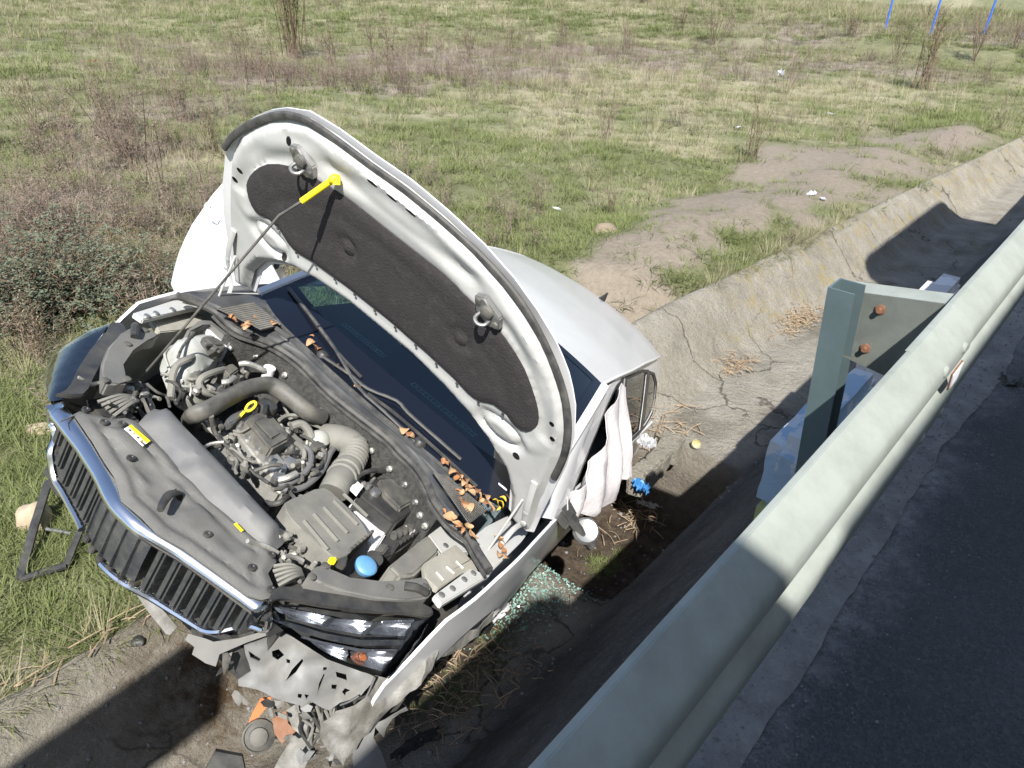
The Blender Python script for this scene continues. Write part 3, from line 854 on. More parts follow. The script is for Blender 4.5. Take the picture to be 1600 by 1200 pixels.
# ------------------------------------------------------------------ windscreen
BASE = [(-.72, -.30), (-.60, -.225), (-.45, -.165), (-.25, -.135), (0, -.12), (.25, -.135), (.45, -.165), (.60, -.225), (.72, -.30)]
def ws_pt(t, q, lift=0.0):
    y0 = -.73 + 1.46 * q
    b = V3((interp(BASE, y0), y0, .995 - .02 * (y0 / .73) ** 2))
    e = roof_pt(0, .5 + (q - .5) * .99)
    p = b.lerp(e, t); p.z += .055 * math.sin(math.pi * t) * (1 - .3 * abs(q - .5)) + lift
    return p
ws = grid('windscreen', 12, 21, lambda t, q: ws_pt(.155 + .845 * t, q), M['screen'], car)
grid('screen_border', 4, 21, lambda t, q: ws_pt(.158 * t, q, .001), M['frit'], ws)
for q0, q1 in ((0, .035), (.965, 1)):
    grid('screen_border', 12, 3, lambda t, q, q0=q0, q1=q1: ws_pt(.158 + .842 * t, q0 + (q1 - q0) * q, .002), M['frit'], ws)
grid('screen_border', 3, 21, lambda t, q: ws_pt(.955 + .045 * t, .035 + .93 * q, .002), M['frit'], ws)
for s in (1, -1):
    bm = bmesh.new()
    bm_tube(bm, [ws_pt(t, .5 + s * .505) + V3((-.01, s * .016, -.004)) for t in (.0, .15, .35, .55, .75, .92, 1.0)], .022, 8, 3, .8)
    link('windscreen_pillar', bm, M['white'], car, smooth=True)
    FE = [(-.50, .963), (-.80, 1.13), (-1.05, 1.275), (-1.25, 1.365)]
    def pil(t, q, s=s, FE=FE):
        k = min(int(q * 3), 2); f = q * 3 - k
        x, z = FE[k][0] + (FE[k + 1][0] - FE[k][0]) * f, FE[k][1] + (FE[k + 1][1] - FE[k][1]) * f
        b = V3((x, s * YG(x, z), z)); a = ws_pt(q, .5 + s * .5, -.004)
        p = a.lerp(b, t); return p + V3((0, s * .012 * math.sin(math.pi * t), .012 * math.sin(math.pi * t)))
    grid('pillar_skin', 6, 14, pil, M['white'], car)
# dashboard with demister slots
bm = bmesh.new()
D = [(-.30, -.66), (-.20, -.40), (-.20, 0), (-.20, .40), (-.30, .66), (-.98, .70), (-.92, .40), (-.84, 0), (-.92, -.40), (-.98, -.70)]
bm_prism(bm, [V3((x, y, .965)) for x, y in D], V3((0, 0, -.48)), .03, 3)
da = link('dashboard', bm, M['dash'], car, smooth=True)
for a, b in (((537, 507), (600, 557)), ((645, 600), (741, 680))):
    A = U(*a, .968); B = U(*b, .968); bm = bmesh.new(); n = 16
    d = (B - A); nn = V3((d.y, -d.x, 0)).normalized()
    for i in range(n + 1):
        p = A + d * i / n
        bm_box(bm, p, (.035, .0045, .006), Matrix.Rotation(math.atan2(nn.y, nn.x), 3, 'Z'))
    for k in (-1, 1):
        bm_box(bm, (A + B) / 2 + nn * .019 * k, (d.length + .012, .004, .007), Matrix.Rotation(math.atan2(d.y, d.x), 3, 'Z'))
    link('demister_vent', bm, M['vent'], da)
# bar-code plate in the corner of the screen
bm = bmesh.new(); A = UP(767, 747, ws_pt(.08, .93), V3((.4, .1, .9))); B = UP(792, 766, ws_pt(.08, .93), V3((.4, .1, .9)))
bm_tube(bm, [A, B], .0045, 4, 1); link('number_plate_strip', bm, M['label'], ws)
# seats and sun visor seen through the glass
for s in (1, -1):
    bm = bmesh.new(); bm_box(bm, (-1.45, s * .37, .50), (.52, .50, .18), None, .05); bm_box(bm, (-1.72, s * .37, .86), (.16, .48, .62), Matrix.Rotation(-.25, 3, 'Y'), .06); bm_box(bm, (-1.84, s * .37, 1.22), (.09, .26, .18), None, .04)
    link('front_seat', bm, M['seat'], car, smooth=True)
bm = bmesh.new(); bm_box(bm, (-2.55, 0, .80), (.18, 1.2, .60), Matrix.Rotation(-.3, 3, 'Y'), .06); bm_box(bm, (-2.25, 0, .50), (.5, 1.2, .16), None, .05); link('rear_seat', bm, M['seat'], car, smooth=True)
for y0, y1 in ((.16, .50), (-.50, -.16)):
    grid('sun_visor', 4, 6, lambda t, q, y0=y0, y1=y1: ws_pt(.82 - .0 + .13 * t, .5 + (y0 + (y1 - y0) * q) / 1.25, -.05), M['visor'], car, thick=.015)
grid('headlining', 6, 6, lambda t, q: roof_pt(.02 + .95 * t, .05 + .9 * q) + V3((0, 0, -.035)), M['visor'], car)

# ------------------------------------------------------------------ airbag curtain hanging out of the left windows
cur = [(-.64, .98), (-.78, 1.03), (-.95, 1.10), (-1.15, 1.22), (-1.35, 1.315), (-1.56, 1.345), (-1.56, 1.0), (-1.56, .97), (-1.40, .93), (-1.2, .88), (-1.05, .86), (-.9, .87), (-.74, .90)]
def curtain(x, z):
    y = YG(x, max(z, .97)) if z > .97 else YS(x, z)
    f = .022 * math.sin(x * 26 + z * 4) + .03 * ns(x * 6, z * 5, 1) + .014 * ns(x * 18, z * 14, 2)
    b = .02 + .15 * (1 - .92 * sstep(-1.25, -.85, x)) * (1 - sstep(.95, 1.36, z)) - .05 * (1 - sstep(.72, .9, z))
    return V3((x + .02 * ns(x * 9, z * 9, 4), y + b * .55 + f * (.5 + .5 * sstep(1.35, 1.1, z)) + .01, z))
panel2d('airbag_curtain', rounded(cur, 3), curtain, M['cloth'], car, step=.028, thick=.003, label='limp white side airbag hanging out over the front door')
def curtain2(x, z):
    return V3((x, YG(x, z) - .05 + .018 * math.sin(x * 30) + .012 * ns(x * 9, z * 9, 3), z))
panel2d('airbag_curtain', [(-1.72, 1.06), (-1.72, 1.34), (-2.25, 1.33), (-2.25, 1.10), (-2.0, 1.03)], curtain2, M['cloth'], car, step=.04, thick=.003, label='white side airbag behind the rear door window')

# ------------------------------------------------------------------ bonnet, propped open
HA = rad(55)
HP = V3((-.2, 0, .95)); HE = V3((math.cos(HA), 0, math.sin(HA))); HN = V3((-math.sin(HA), 0, math.cos(HA)))
def hood_uv(u, v, off=0.0):
    q = UP(u, v, HP + HN * off, HN); return (q.y, (q - HP).dot(HE))
def hood_xyz(a, b, off):
    return HP + V3((0, a, 0)) + HE * b + HN * off
right_half = [(0, 1.15), (.14, 1.142), (.28, 1.125), (.40, 1.09), (.50, 1.035), (.58, .975), (.66, .90), (.73, .82), (.78, .72), (.805, .58), (.815, .40), (.82, .22), (.83, .06), (.80, .02), (.70, .05), (.66, .20)]
rear_edge = [(.72, .335), (.67, .372), (.59, .42), (.50, .45), (.41, .485), (.33, .51), (.15, .522)]
rear_edge = [(.66, .20), (.60, .33), (.50, .40), (.40, .45), (.30, .48), (.15, .505)]
O_HOOD = right_half + [(a, b - .03) for a, b in rear_edge[1:]] + [(0, .475)]
O_HOOD = O_HOOD + [(-a + (.012 if b > .5 else 0) * 0, b + .042 * sstep(.15, .45, a) * sstep(.55, .85, b)) for a, b in reversed(O_HOOD[1:-1])]     # the meadow-side corner is bent up a little
PAD = [(0, .958), (.20, .958), (.36, .93), (.45, .905), (.55, .845), (.62, .765), (.655, .70), (.66, .655), (.64, .60), (.60, .585), (.555, .60), (.50, .60), (.455, .565), (.40, .556), (.33, .572), (.20, .584), (.08, .59)]
PADF = PAD + [(-a, b) for a, b in reversed(PAD[1:])]
def crown(a, b):
    return .035 * (1 - (a / .82) ** 2) - .035 * sstep(.92, 1.16, b + .22 * (a / .6) ** 2 * 0) - .035 * sstep(.66, .83, abs(a)) * sstep(0, .5, b)
def ring_d(a, b):      # distance to the outer rim
    return dist_poly((a, b), O_HOOD)
hood = panel2d('bonnet', O_HOOD, lambda a, b: hood_xyz(a, b, .035 + crown(a, b)), M['white'], car, step=.05, thick=.004, label='white bonnet propped wide open, seen from below')
def scale_in(P, d):
    out = []
    for i, p in enumerate(P):
        a = P[i - 1]; c = P[(i + 1) % len(P)]
        tx, ty = c[0] - a[0], c[1] - a[1]; l = math.hypot(tx, ty) or 1
        nx, ny = -ty / l, tx / l
        q = (p[0] + nx * d, p[1] + ny * d)
        if not inside(q, P): q = (p[0] - nx * d, p[1] - ny * d)
        out.append(q)
    return out
O_IN = scale_in(O_HOOD, .022)
def ell(cx, cy, rx, ry, n=12, rot=0):
    return [(cx + rx * math.cos(t) * math.cos(rot) - ry * math.sin(t) * math.sin(rot), cy + rx * math.cos(t) * math.sin(rot) + ry * math.sin(t) * math.cos(rot)) for t in [2 * math.pi * i / n for i in range(n)]]
HOLES = [ell(x, 1.082, .022, .007, 8, -.02) for x in (-.105, -.029, .046)]
HOLES += [ell(s * a, b, .014, .009, 8, s * .9) for s in (1, -1) for a, b in ((.70, .71), (.725, .655))] + [ell(s * .455, .998, .012, .017, 8) for s in (-1,)] + [ell(s * .645, .44, .016, .016, 8) for s in (1,)] + [ell(-.487, .459, .017, .017, 8)]
def inner_off(a, b):
    p = (a, b)
    dp = dist_poly(p, PADF); inp = inside(p, PADF)
    if inp: return .0 + .012 * sstep(0, .03, dp)
    do = dist_poly(p, O_IN)
    o = .030 * (1 - sstep(.0, .035, do))                      # turned-up rim
    o += -.005 * sstep(.022, .06, dp) * (1 - sstep(.07, .11, dp))   # rib round the felt
    rr = math.hypot(a / .72, (b - .45) / .60)
    if b > .62: o += .008 * math.exp(-((rr - 1.02) / .045) ** 2) - .005 * math.exp(-((rr - .93) / .04) ** 2)
    for s in (1, -1):                                          # dished corner panels
        dx = (a - s * .555) / .085; dy = (b - .50) / .05
        o += .016 * math.exp(-((math.hypot(dx, dy) - 1.0) / .25) ** 2) * (1 if math.hypot(dx, dy) > .2 else 0)
        o += .014 * math.exp(-((a - s * .62) ** 2 / .004 + (b - .80) ** 2 / .02)) * sstep(.02, .06, dp)
    if abs(a) < .35 and b > .95:
        o += (-.008 * sstep(1.03, 1.06, b) * (1 - sstep(1.09, 1.12, b)) + .009 * math.exp(-((b - 1.012) / .016) ** 2)) * (1 - sstep(.26, .35, abs(a)))
    return o
inner = panel2d('bonnet_inner_frame', O_IN, lambda a, b: hood_xyz(a, b, inner_off(a, b) - .004 + .4 * min(0, crown(a, b)) * sstep(.03, .10, dist_poly((a, b), PADF)) * (0 if inside((a, b), PADF) else 1)), M['inner'], hood, holes=HOLES, step=.0145, thick=0)
inner.data.materials.append(M['inner'])
def pad_off(a, b):
    o = -.012 + .006 * math.exp(-(dist_poly((a, b), PADF) / .012) ** 2)
    for s in (1, -1):
        r = math.hypot(a - s * (.245 + .0) - .07, b - .767)
        o += .010 * math.exp(-((r - .033) / .012) ** 2) - .006 * math.exp(-(r / .012) ** 2)
    o += .005 * math.exp(-((math.hypot(a / .9, (b - .60) / .46) - .62) / .02) ** 2) * .6 + .002 * ns(a * 9, b * 9)
    return o
panel2d('insulation_pad', rounded(PADF, 2), lambda a, b: hood_xyz(a, b, pad_off(a, b)), M['pad'], hood, step=.02, thick=.003)
# clips along the lower edge of the felt
for a in [x * .095 - .50 for x in range(12)]:
    bm = bmesh.new()
    b = interp(sorted([(p[0], p[1]) for p in PADF if p[1] < .62]), a); bm_box(bm, hood_xyz(a, b - .001, -.014), (.009, .012, .005), Matrix.Rotation(-HA, 3, 'Y'), .002)
    link('pad_clip', bm, M['black'], hood, smooth=True)
# rubber seal along the front lip
SE = [(-.785, .77), (-.75, .835), (-.69, .91), (-.60, .998), (-.50, 1.077), (-.40, 1.12), (-.28, 1.128), (-.14, 1.128), (0, 1.134), (.14, 1.128), (.28, 1.112), (.40, 1.083), (.50, 1.03), (.60, .945), (.69, .855), (.75, .775), (.785, .69), (.80, .60), (.805, .50)]
tube('bonnet_seal', [hood_xyz(a * .985, b * .985, .014 + crown(a, b) * .7) for a, b in SE], .0135, M['rubber'], hood, 8, 3, flat=.7, upv=HN)
# lock strikers
for u, v in ((768, 483), (480, 250)):
    a, b = hood_uv(u, v)
    pl = [(a - .055, b + .03), (a - .02, b + .045), (a + .045, b + .012), (a + .055, b - .028), (a + .02, b - .042), (a - .035, b - .02)]
    bm = bmesh.new(); bm_prism(bm, [hood_xyz(x, y, -.026) for x, y in pl], HN * .02, .004)
    st = link('bonnet_striker', bm, M['steel'], hood, smooth=True)
    bm = bmesh.new()
    bm_tube(bm, [hood_xyz(a - .018, b - .012, -.026), hood_xyz(a - .018, b - .016, -.050), hood_xyz(a, b - .020, -.058), hood_xyz(a + .018, b - .016, -.050), hood_xyz(a + .018, b - .012, -.026)], .006, 8, 3)
    link('striker_loop', bm, M['steel'], st, smooth=True)
    bm = bmesh.new()
    for dx, dy in ((-.035, .025), (.04, -.015)): bm_lathe(bm, hood_xyz(a + dx, b + dy, -.026), -HN, [(.011, 0), (.010, .006), (.004, .007)], 6)
    bm_lathe(bm, hood_xyz(a + .004, b + .012, -.026), -HN, [(.022, 0), (.02, .012), (.008, .018)], 14)
    link('striker_bolt', bm, M['dark'], st, smooth=True)
# hinges
for s in (1, -1):
    bm = bmesh.new()
    A = V3((-.14, s * .765, .905)); Bm = hood_xyz(s * .79, .16, -.02); Cc = hood_xyz(s * .745, .40, -.012)
    bm_tube(bm, [A, A.lerp(Bm, .5) + V3((-.02, -s * .01, .01)), Bm], .010, 8, 3, .45)
    bm_tube(bm, [Bm, Bm.lerp(Cc, .5) + HN * -.012, Cc], .014, 8, 3, .35, upv=HN)
    bm_tube(bm, [A + V3((.07, -s * .02, 0)), Bm.lerp(Cc, .45) - V3((0, s * .03, 0))], .005, 8, 2)
    bm_box(bm, A + V3((.02, 0, -.01)), (.14, .05, .012), None, .003)
    for k in (.03, .3, .6): bm_lathe(bm, Bm.lerp(Cc, k) - HN * .008, -HN, [(.012, 0), (.011, .006), (.004, .007)], 6)
    link('bonnet_hinge', bm, M['inner'], car, smooth=True)

# prop rod: grip hooked into the bonnet, bent rod down to the front panel
TIP = hood_xyz(*hood_uv(527, 276, -.02), -.02); FOOT = U(236, 572, .80)
def near_seg(u, v, A, B):
    d = cray(u, v).normalized(); w0 = B - A; r = A - CAMC
    a, b, c = w0.dot(w0), w0.dot(d), 1.0
    s = (-(r.dot(w0)) + b * r.dot(d)) / (a - b * b); k = r.dot(d) + s * b
    return CAMC + d * k
K1 = near_seg(474, 313, TIP, FOOT); K2 = near_seg(438, 336, TIP, FOOT)
K2 = near_seg(436, 337, K1, FOOT)
rod = tube('prop_rod', [K1, K1.lerp(K2, .9), K2, K2.lerp(FOOT, .06), K2.lerp(FOOT, .35), K2.lerp(FOOT, .7), FOOT, FOOT + V3((.02, -.01, -.08))], .0046, M['dark'], car, 8, 3)
gp = bmesh.new(); bm_tube(gp, [K1.lerp(TIP, -.04), K1.lerp(TIP, .5), K1.lerp(TIP, .88)], .0105, 10, 2)
bm_tube(gp, [K1.lerp(TIP, .84), K1.lerp(TIP, .95) - HN * .012, TIP - HN * .004, TIP + V3((0, .012, -.02)) - HN * .002], .0125, 10, 3)
link('grip', gp, M['yellow'], rod, smooth=True)

# ------------------------------------------------------------------ engine bay
# dark well under everything
bm = bmesh.new(); bm_prism(bm, [V3((.55, -.62, .42)), V3((.55, .62, .42)), V3((-.12, .68, .42)), V3((-.12, -.68, .42))], V3((0, 0, -.05))); link('undertray', bm, M['black'], car)
def wall_strip(name, top, z0, m, parent, lab=None, lean=V3((0, 0, 0)), thick=.012):
    bm = bmesh.new(); P = catmull(top, 4)
    a = [bm.verts.new(p) for p in P]; b = [bm.verts.new(V3((p.x, p.y, z0)) + lean) for p in P]
    for i in range(len(P) - 1): bm.faces.new([a[i], a[i + 1], b[i + 1], b[i]])
    bmesh.ops.solidify(bm, geom=list(bm.faces), thickness=thick)
    bmesh.ops.subdivide_edges(bm, edges=[e for e in bm.edges if abs(e.verts[0].co.z - e.verts[1].co.z) > .1], cuts=4)
    return link(name, bm, m, parent, lab, smooth=True)
STRIP = [Z2(300, 95), Z2(430, 140), Z2(560, 205), Z2(640, 285), Z2(720, 335), Z2(900, 400), Z2(1080, 520), Z2(1280, 720), Z2(1600, 970), Z3(900, 430), Z3(1000, 530), Z3(1070, 640), Z3(1100, 720), Z3(1160, 810), Z3(1220, 880), Z3(1320, 955), Z3(1380, 1060), Z3(1450, 1170)]
SP = [U(u, v, .93) for u, v in STRIP]
wall_strip('bulkhead', [p + V3((.012, 0, -.02)) for p in SP[3:14]], .45, M['foil'], car)
for i_ in range(4, 14):
    for z_ in (.86, .78):
        lathe('bulkhead_clip', SP[i_] + V3((.016, random.uniform(-.03, .03), z_ - .93)), (1, 0, 0), [(.013, 0), (.013, .012), (.007, .016), (.005, .022)], M[random.choice(('steel', 'dark', 'alu'))], car, 8)
tube('bulkhead_seal', [p + V3((0, 0, .006)) for p in SP], .0165, M['rubber'], car, 8, 4, flat=1.0)
tube('bulkhead_seal', [p + V3((.026, .004, -.006)) for p in SP[2:]], .007, M['rubber'], car, 6, 4)
# cowl panel between seal and windscreen
CW_IN = [p for p in SP]
def cowl_pt(t, q, lift=0.0):
    # q along, t from seal to glass
    P = COWLP; i = q * (len(P) - 1); k = min(int(i), len(P) - 2); a = P[k].lerp(P[k + 1], i - k)
    y = a.y
    yy = max(-.735, min(.735, y * .97))
    b = V3((interp(BASE, yy), yy, .993 - .02 * (yy / .73) ** 2))
    p = a.lerp(b, t)
    step = .030 * sstep(.0, .10, t) - .020 * sstep(.55, .62, t) * (1 - sstep(.0, .5, abs(y) - .45)) * 0
    p.z += step * (1 - t) + lift - .012 * math.exp(-((t - .55) / .06) ** 2) * (1 - sstep(.40, .5, abs(y)))
    return p
COWLP = catmull([SP[0]] + SP[2:15], 4)
cowl = grid('cowl_panel', 14, 57, lambda t, q: cowl_pt(t, q), M['cowl'], car)
# ventilation grilles: raised frames with a mesh of little bars
def grille_patch(corners, nx, ny):
    A, B, C_, D_ = [U(u, v, .995) for u, v in corners]
    f = lambda x, y: (A.lerp(B, x)).lerp(D_.lerp(C_, x), y)
    bm = bmesh.new()
    for i in range(nx + 1):
        p, q = f(i / nx, 0), f(i / nx, 1); bm_tube(bm, [p, q], .0022, 4, 1)
    for j in range(ny + 1):
        p, q = f(0, j / ny), f(1, j / ny); bm_tube(bm, [p + V3((0, 0, .001)), q + V3((0, 0, .001))], .0022, 4, 1)
    g = link('air_intake_mesh', bm, M['dark'], cowl)
    bm = bmesh.new(); bm_prism(bm, [p - V3((0, 0, .004)) for p in (A, B, C_, D_)], V3((0, 0, -.006))); link('mesh_well', bm, M['frit'], g)
grille_patch([Z2(560, 170), Z2(780, 130), Z2(960, 270), Z2(830, 300)], 22, 14)
grille_patch([Z3(1110, 555), Z3(1200, 580), Z3(1440, 790), Z3(1330, 870)], 12, 26)
# lips and ridges along the cowl
tube('cowl_ridge', [cowl_pt(.62, q, .012) for q in [.12 + .76 * i / 12 for i in range(13)]], .010, M['cowl'], cowl, 6, 2)
tube('cowl_ridge', [cowl_pt(.92, q, .010) for q in [.08 + .84 * i / 12 for i in range(13)]], .008, M['rubber'], cowl, 6, 2)
# wiper arms and blades
def ws_hit(u, v, lift):
    z = 1.0
    for _ in range(14):
        p = U(u, v, z); q = max(0, min(1, (p.y + .73) / 1.46)); a_, b_ = ws_pt(0, q), ws_pt(1, q)
        z = .5 * z + .5 * (ws_pt(max(0, min(1, (a_.x - p.x) / (a_.x - b_.x))), q).z + lift)
    return U(u, v, z)
def wiper(pts, blade, piv):
    bm = bmesh.new(); P = [ws_hit(u, v, .012 + .02 * (0 < i_ < len(pts) - 1)) for i_, (u, v, z) in enumerate(pts)]
    bm_tube(bm, P, .009, 8, 3, .7)
    w = link('wiper_arm', bm, M['rubber'], car, smooth=True)
    bm = bmesh.new(); bm_tube(bm, [ws_hit(u, v, .010) for u, v, z in blade], .007, 6, 3); link('wiper_blade', bm, M['black'], w, smooth=True)
    bm = bmesh.new(); bm_lathe(bm, U(*piv), (0, 0, 1), [(.028, -.02), (.028, .01), (.020, .022), (.006, .025)], 14); link('pivot_cap', bm, M['black'], w, smooth=True)
wiper([(*Z2(1220, 470), 1.015), (*Z2(1400, 590), 1.02), (*Z3(700, 30), 1.03), (*Z3(880, 105), 1.045), (*Z3(950, 180), 1.04), (*Z3(1120, 330), 1.035), (*Z3(1280, 470), 1.03)],
      [(*Z3(700, 60), 1.02), (*Z3(900, 210), 1.02), (*Z3(1150, 430), 1.02), (*Z3(1380, 640), 1.015)], (*Z2(1215, 470), 1.0))
wiper([(*Z3(1010, 370), 1.01), (*Z3(800, 170), 1.02), (*Z3(640, 20), 1.03), (*Z2(1300, 430), 1.045), (*Z2(1140, 210), 1.05), (*Z2(1010, 45), 1.045)],
      [(*Z2(1000, 40), 1.035), (*Z2(1130, 205), 1.035), (*Z2(1290, 420), 1.03), (*Z2(1460, 600), 1.025)], (*Z3(1020, 375), 1.0))

# inner wings and rails
def zz(f): return [f]
slab('inner_wing', [Z3(1040, 790), Z3(1110, 770), Z3(1230, 910), Z3(1320, 985), Z3(1350, 1040), Z3(1160, 1060), Z3(1080, 930), Z3(960, 940)], .80, .30, M['inner'], car, .006)
slab('inner_wing', [Z3(1050, 1120), Z3(1250, 1000), Z3(1370, 1120), Z3(1400, 1190), Z8(640, 120), Z8(510, 215), Z8(440, 150)], .835, .02, M['apron'], car, .004, tilt=None)
slab('wing_rail', [Z8(490, 245), Z8(690, 98), Z8(750, 128), Z8(790, 110), Z8(800, 135), Z8(530, 300)], .872, .02, M['inner'], car, .004)
slab('wing_rail', [Z7(640, 980), Z7(700, 930), Z7(800, 880), Z7(905, 830), Z7(960, 930), Z7(900, 1010), Z7(740, 1170), Z7(700, 1110)], .905, .02, M['inner'], car, .004)
slab('inner_wing', [Z1(830, 350), Z1(1050, 300), Z1(1130, 330), Z1(1120, 365), Z1(1030, 405), Z1(880, 420)], .83, .02, M['apron'], car, .004)
slab('wing_rail', [Z1(735, 312), Z1(1010, 228), Z1(1200, 195), Z1(1280, 250), Z1(1160, 275), Z1(1040, 290), Z1(790, 350)], .875, .02, M['inner'], car, .004)
slab('wing_rail', [Z1(1000, 225), Z1(1270, 150), Z1(1440, 175), Z1(1440, 215), Z1(1180, 270)], .905, .02, M['inner'], car, .004)
bm = bmesh.new()
for u, v, z in [(*Z8(530, 245), .874), (*Z8(590, 210), .874), (*Z8(655, 160), .874), (*Z8(705, 125), .874), (*Z1(810, 330), .877), (*Z1(860, 315), .877), (*Z1(950, 295), .877), (*Z3(1185, 1010), .802), (*Z7(850, 900), .908)]:
    lathe('wing_bolt', U(u, v, z), (0, 0, 1), [(.012, -.002), (.011, .004), (.006, .005)], M['steel'], car, 8)
for q in (0, 1, 2):
    a = [Z8(500, 120), Z8(555, 90), Z8(610, 60)][q]; b = [Z8(540, 165), Z8(600, 128), Z8(650, 100)][q]
    bm = bmesh.new(); bm_tube(bm, [U(*a, .838), U(*b, .838)], .004, 5, 1); link('pressed_rib', bm, M['inner'], car)
slab('strut_panel', [Z2(470, 285), Z2(525, 262), Z2(665, 385), Z2(620, 420)], .86, .10, M['white'], car, .006)
slab('strut_panel', [Z2(370, 300), Z2(450, 235), Z2(520, 240), Z2(640, 340), Z2(690, 375), Z2(650, 385), Z2(520, 262), Z2(460, 262), Z2(400, 312)], .885, .05, M['plastic'], car, .006)
for s in (1, -1):
    wall_strip('inner_wing', [V3((x, s * y, z)) for x, y, z in ((.52, .66, .80), (.36, .69, .82), (.15, .70, .83), (-.05, .72, .85), (-.16, .72, .86))], .36, M['apron'], car)
# coolant tank
tkp = [(p.x, p.y) for p in (U(u, v, .84) for u, v in rounded([Z2(262, 385), Z2(300, 345), Z2(420, 318), Z2(560, 360), Z2(612, 430), Z2(560, 520), Z2(470, 585), Z2(345, 575), Z2(300, 500)], 3))]
def tank_z(x, y):
    d = dist_poly((x, y), tkp); return .73 + .115 * sstep(-.004, .02, d) + .035 * sstep(.015, .07, d) + .004 * ns(x * 20, y * 20)
tk = panel2d('coolant_tank', tkp, lambda x, y: V3((x, y, tank_z(x, y))), M['tank'], car, step=.012)
tube('tank_seam', [V3((x, y, .79)) for x, y in tkp[::2]] + [V3((*tkp[0], .79))], .005, M['tank'], tk, 6, 2)
tube('tank_strap', [V3((*U(*Z2(a, b), .86).xy, .878)) for a, b in ((400, 345), (330, 430), (300, 500))], .006, M['dark'], tk, 6, 3)
bm = bmesh.new(); bm_lathe(bm, U(*Z2(530, 398), .886), (0, 0, 1), [(.045, -.03), (.046, .006), (.040, .014), (.012, .015)], 24)
for k in (0, 1): bm_box(bm, U(*Z2(530, 398), .902), (.085 if k else .012, .012 if k else .085, .014), None, .003)
link('tank_cap', bm, M['dark'], tk, smooth=True)
# bent charge pipe
tube('intake_pipe', [U(*Z2(x, y), z) for x, y, z in ((400, 900, .60), (392, 872, .72), (412, 842, .815), (450, 820, .85), (520, 790, .868), (620, 730, .875), (720, 680, .885), (800, 655, .89), (880, 648, .89), (960, 685, .89), (1050, 755, .885), (1130, 820, .875), (1210, 850, .85))], .034, M['dark'], car, 14, 4, flat=.8)
# engine block with its covers
eng = slab('engine', [Z2(620, 850), Z2(680, 800), Z2(800, 790), Z2(880, 800), Z2(1100, 1000), Z2(1180, 1080), Z2(1090, 1230), Z2(980, 1330), Z2(880, 1250), Z2(800, 1120), Z2(640, 900)], .775, .30, M['alu'], car, .02, seg=3)
slab('cam_cover', [Z2(640, 880), Z2(740, 870), Z2(900, 1040), Z2(1010, 1140), Z2(950, 1230), Z2(870, 1190), Z2(700, 960)], .80, .06, M['alu'], eng, .012)
for k in range(5):
    x, y = 700 + k * 62, 905 + k * 72
    lathe('cover_stud', U(*Z2(x, y), .805), (0, 0, 1), [(.020, -.03), (.019, .004), (.009, .006), (.008, .02)], M['steel'], eng, 10)
slab('coil_cover', [Z2(735, 862), Z2(800, 812), Z2(900, 830), Z2(1012, 950), Z2(1008, 985), Z2(905, 1040), Z2(865, 1020)], .845, .06, M['dark'], eng, .008)
slab('coil_cover', [Z2(790, 870), Z2(850, 835), Z2(960, 950), Z2(900, 985)], .851, .03, M['dark'], eng, .006)
oc = lathe('oil_filler_cap', U(*Z2(858, 800), .845), (0, 0, 1), [(.036, -.02), (.038, .016), (.034, .028), (.012, .031)], M['black'], eng)
bm = bmesh.new(); bm_box(bm, U(*Z2(858, 795), .88), (.062, .014, .018), Matrix.Rotation(.7, 3, 'Z'), .004); link('grip', bm, M['black'], oc, smooth=True)
# dipstick ring
bm = bmesh.new(); c0 = U(*Z2(768, 780), .87); 
ring = [c0 + V3((.0, math.cos(t) * .012, math.sin(t) * .017)) + V3((math.sin(t) * -.013, 0, 0)) for t in [2 * math.pi * i / 12 for i in range(13)]]
bm_tube(bm, ring, .0048, 8, 2); bm_tube(bm, [c0 + V3((.02, 0, -.02)), c0 + V3((.045, .0, -.07))], .006, 6, 1); link('dipstick', bm, M['yellow'], eng, smooth=True)
bm = bmesh.new(); bm_prism(bm, [U(*Z2(x, y), .835) for x, y in ((615, 860), (650, 825), (740, 790), (790, 770), (800, 790), (720, 830), (660, 880), (630, 890))], V3((0, 0, -.03)), .005)
link('lifting_bracket', bm, M['steel'], eng, smooth=True)
# charge-air elbow and corrugated hose to the air box
hosep = [U(*Z3(x, y), z) for x, y, z in ((440, 330, .80), (500, 335, .83), (560, 350, .845), (610, 385, .845), (615, 440, .84), (590, 500, .83), (550, 560, .825), (510, 620, .82), (480, 680, .80))]
def hr(t): return .052 + (.0035 * math.sin(t * 150) if .38 < t < .66 else 0) + (.006 if .70 < t < .74 or .78 < t < .80 else 0)
bm = bmesh.new(); bm_tube(bm, hosep, hr, 18, 16); link('air_hose', bm, M['airbox'], car, smooth=True)
slab('hose_mount', [Z3(420, 300), Z3(470, 270), Z3(520, 330), Z3(480, 420)], .80, .08, M['plastic'], car, .008)
lathe('diverter_valve', U(*Z3(400, 345), .82), (.2, .1, 1), [(.036, -.03), (.038, .01), (.030, .02), (.016, .03)], M['tank'], car)
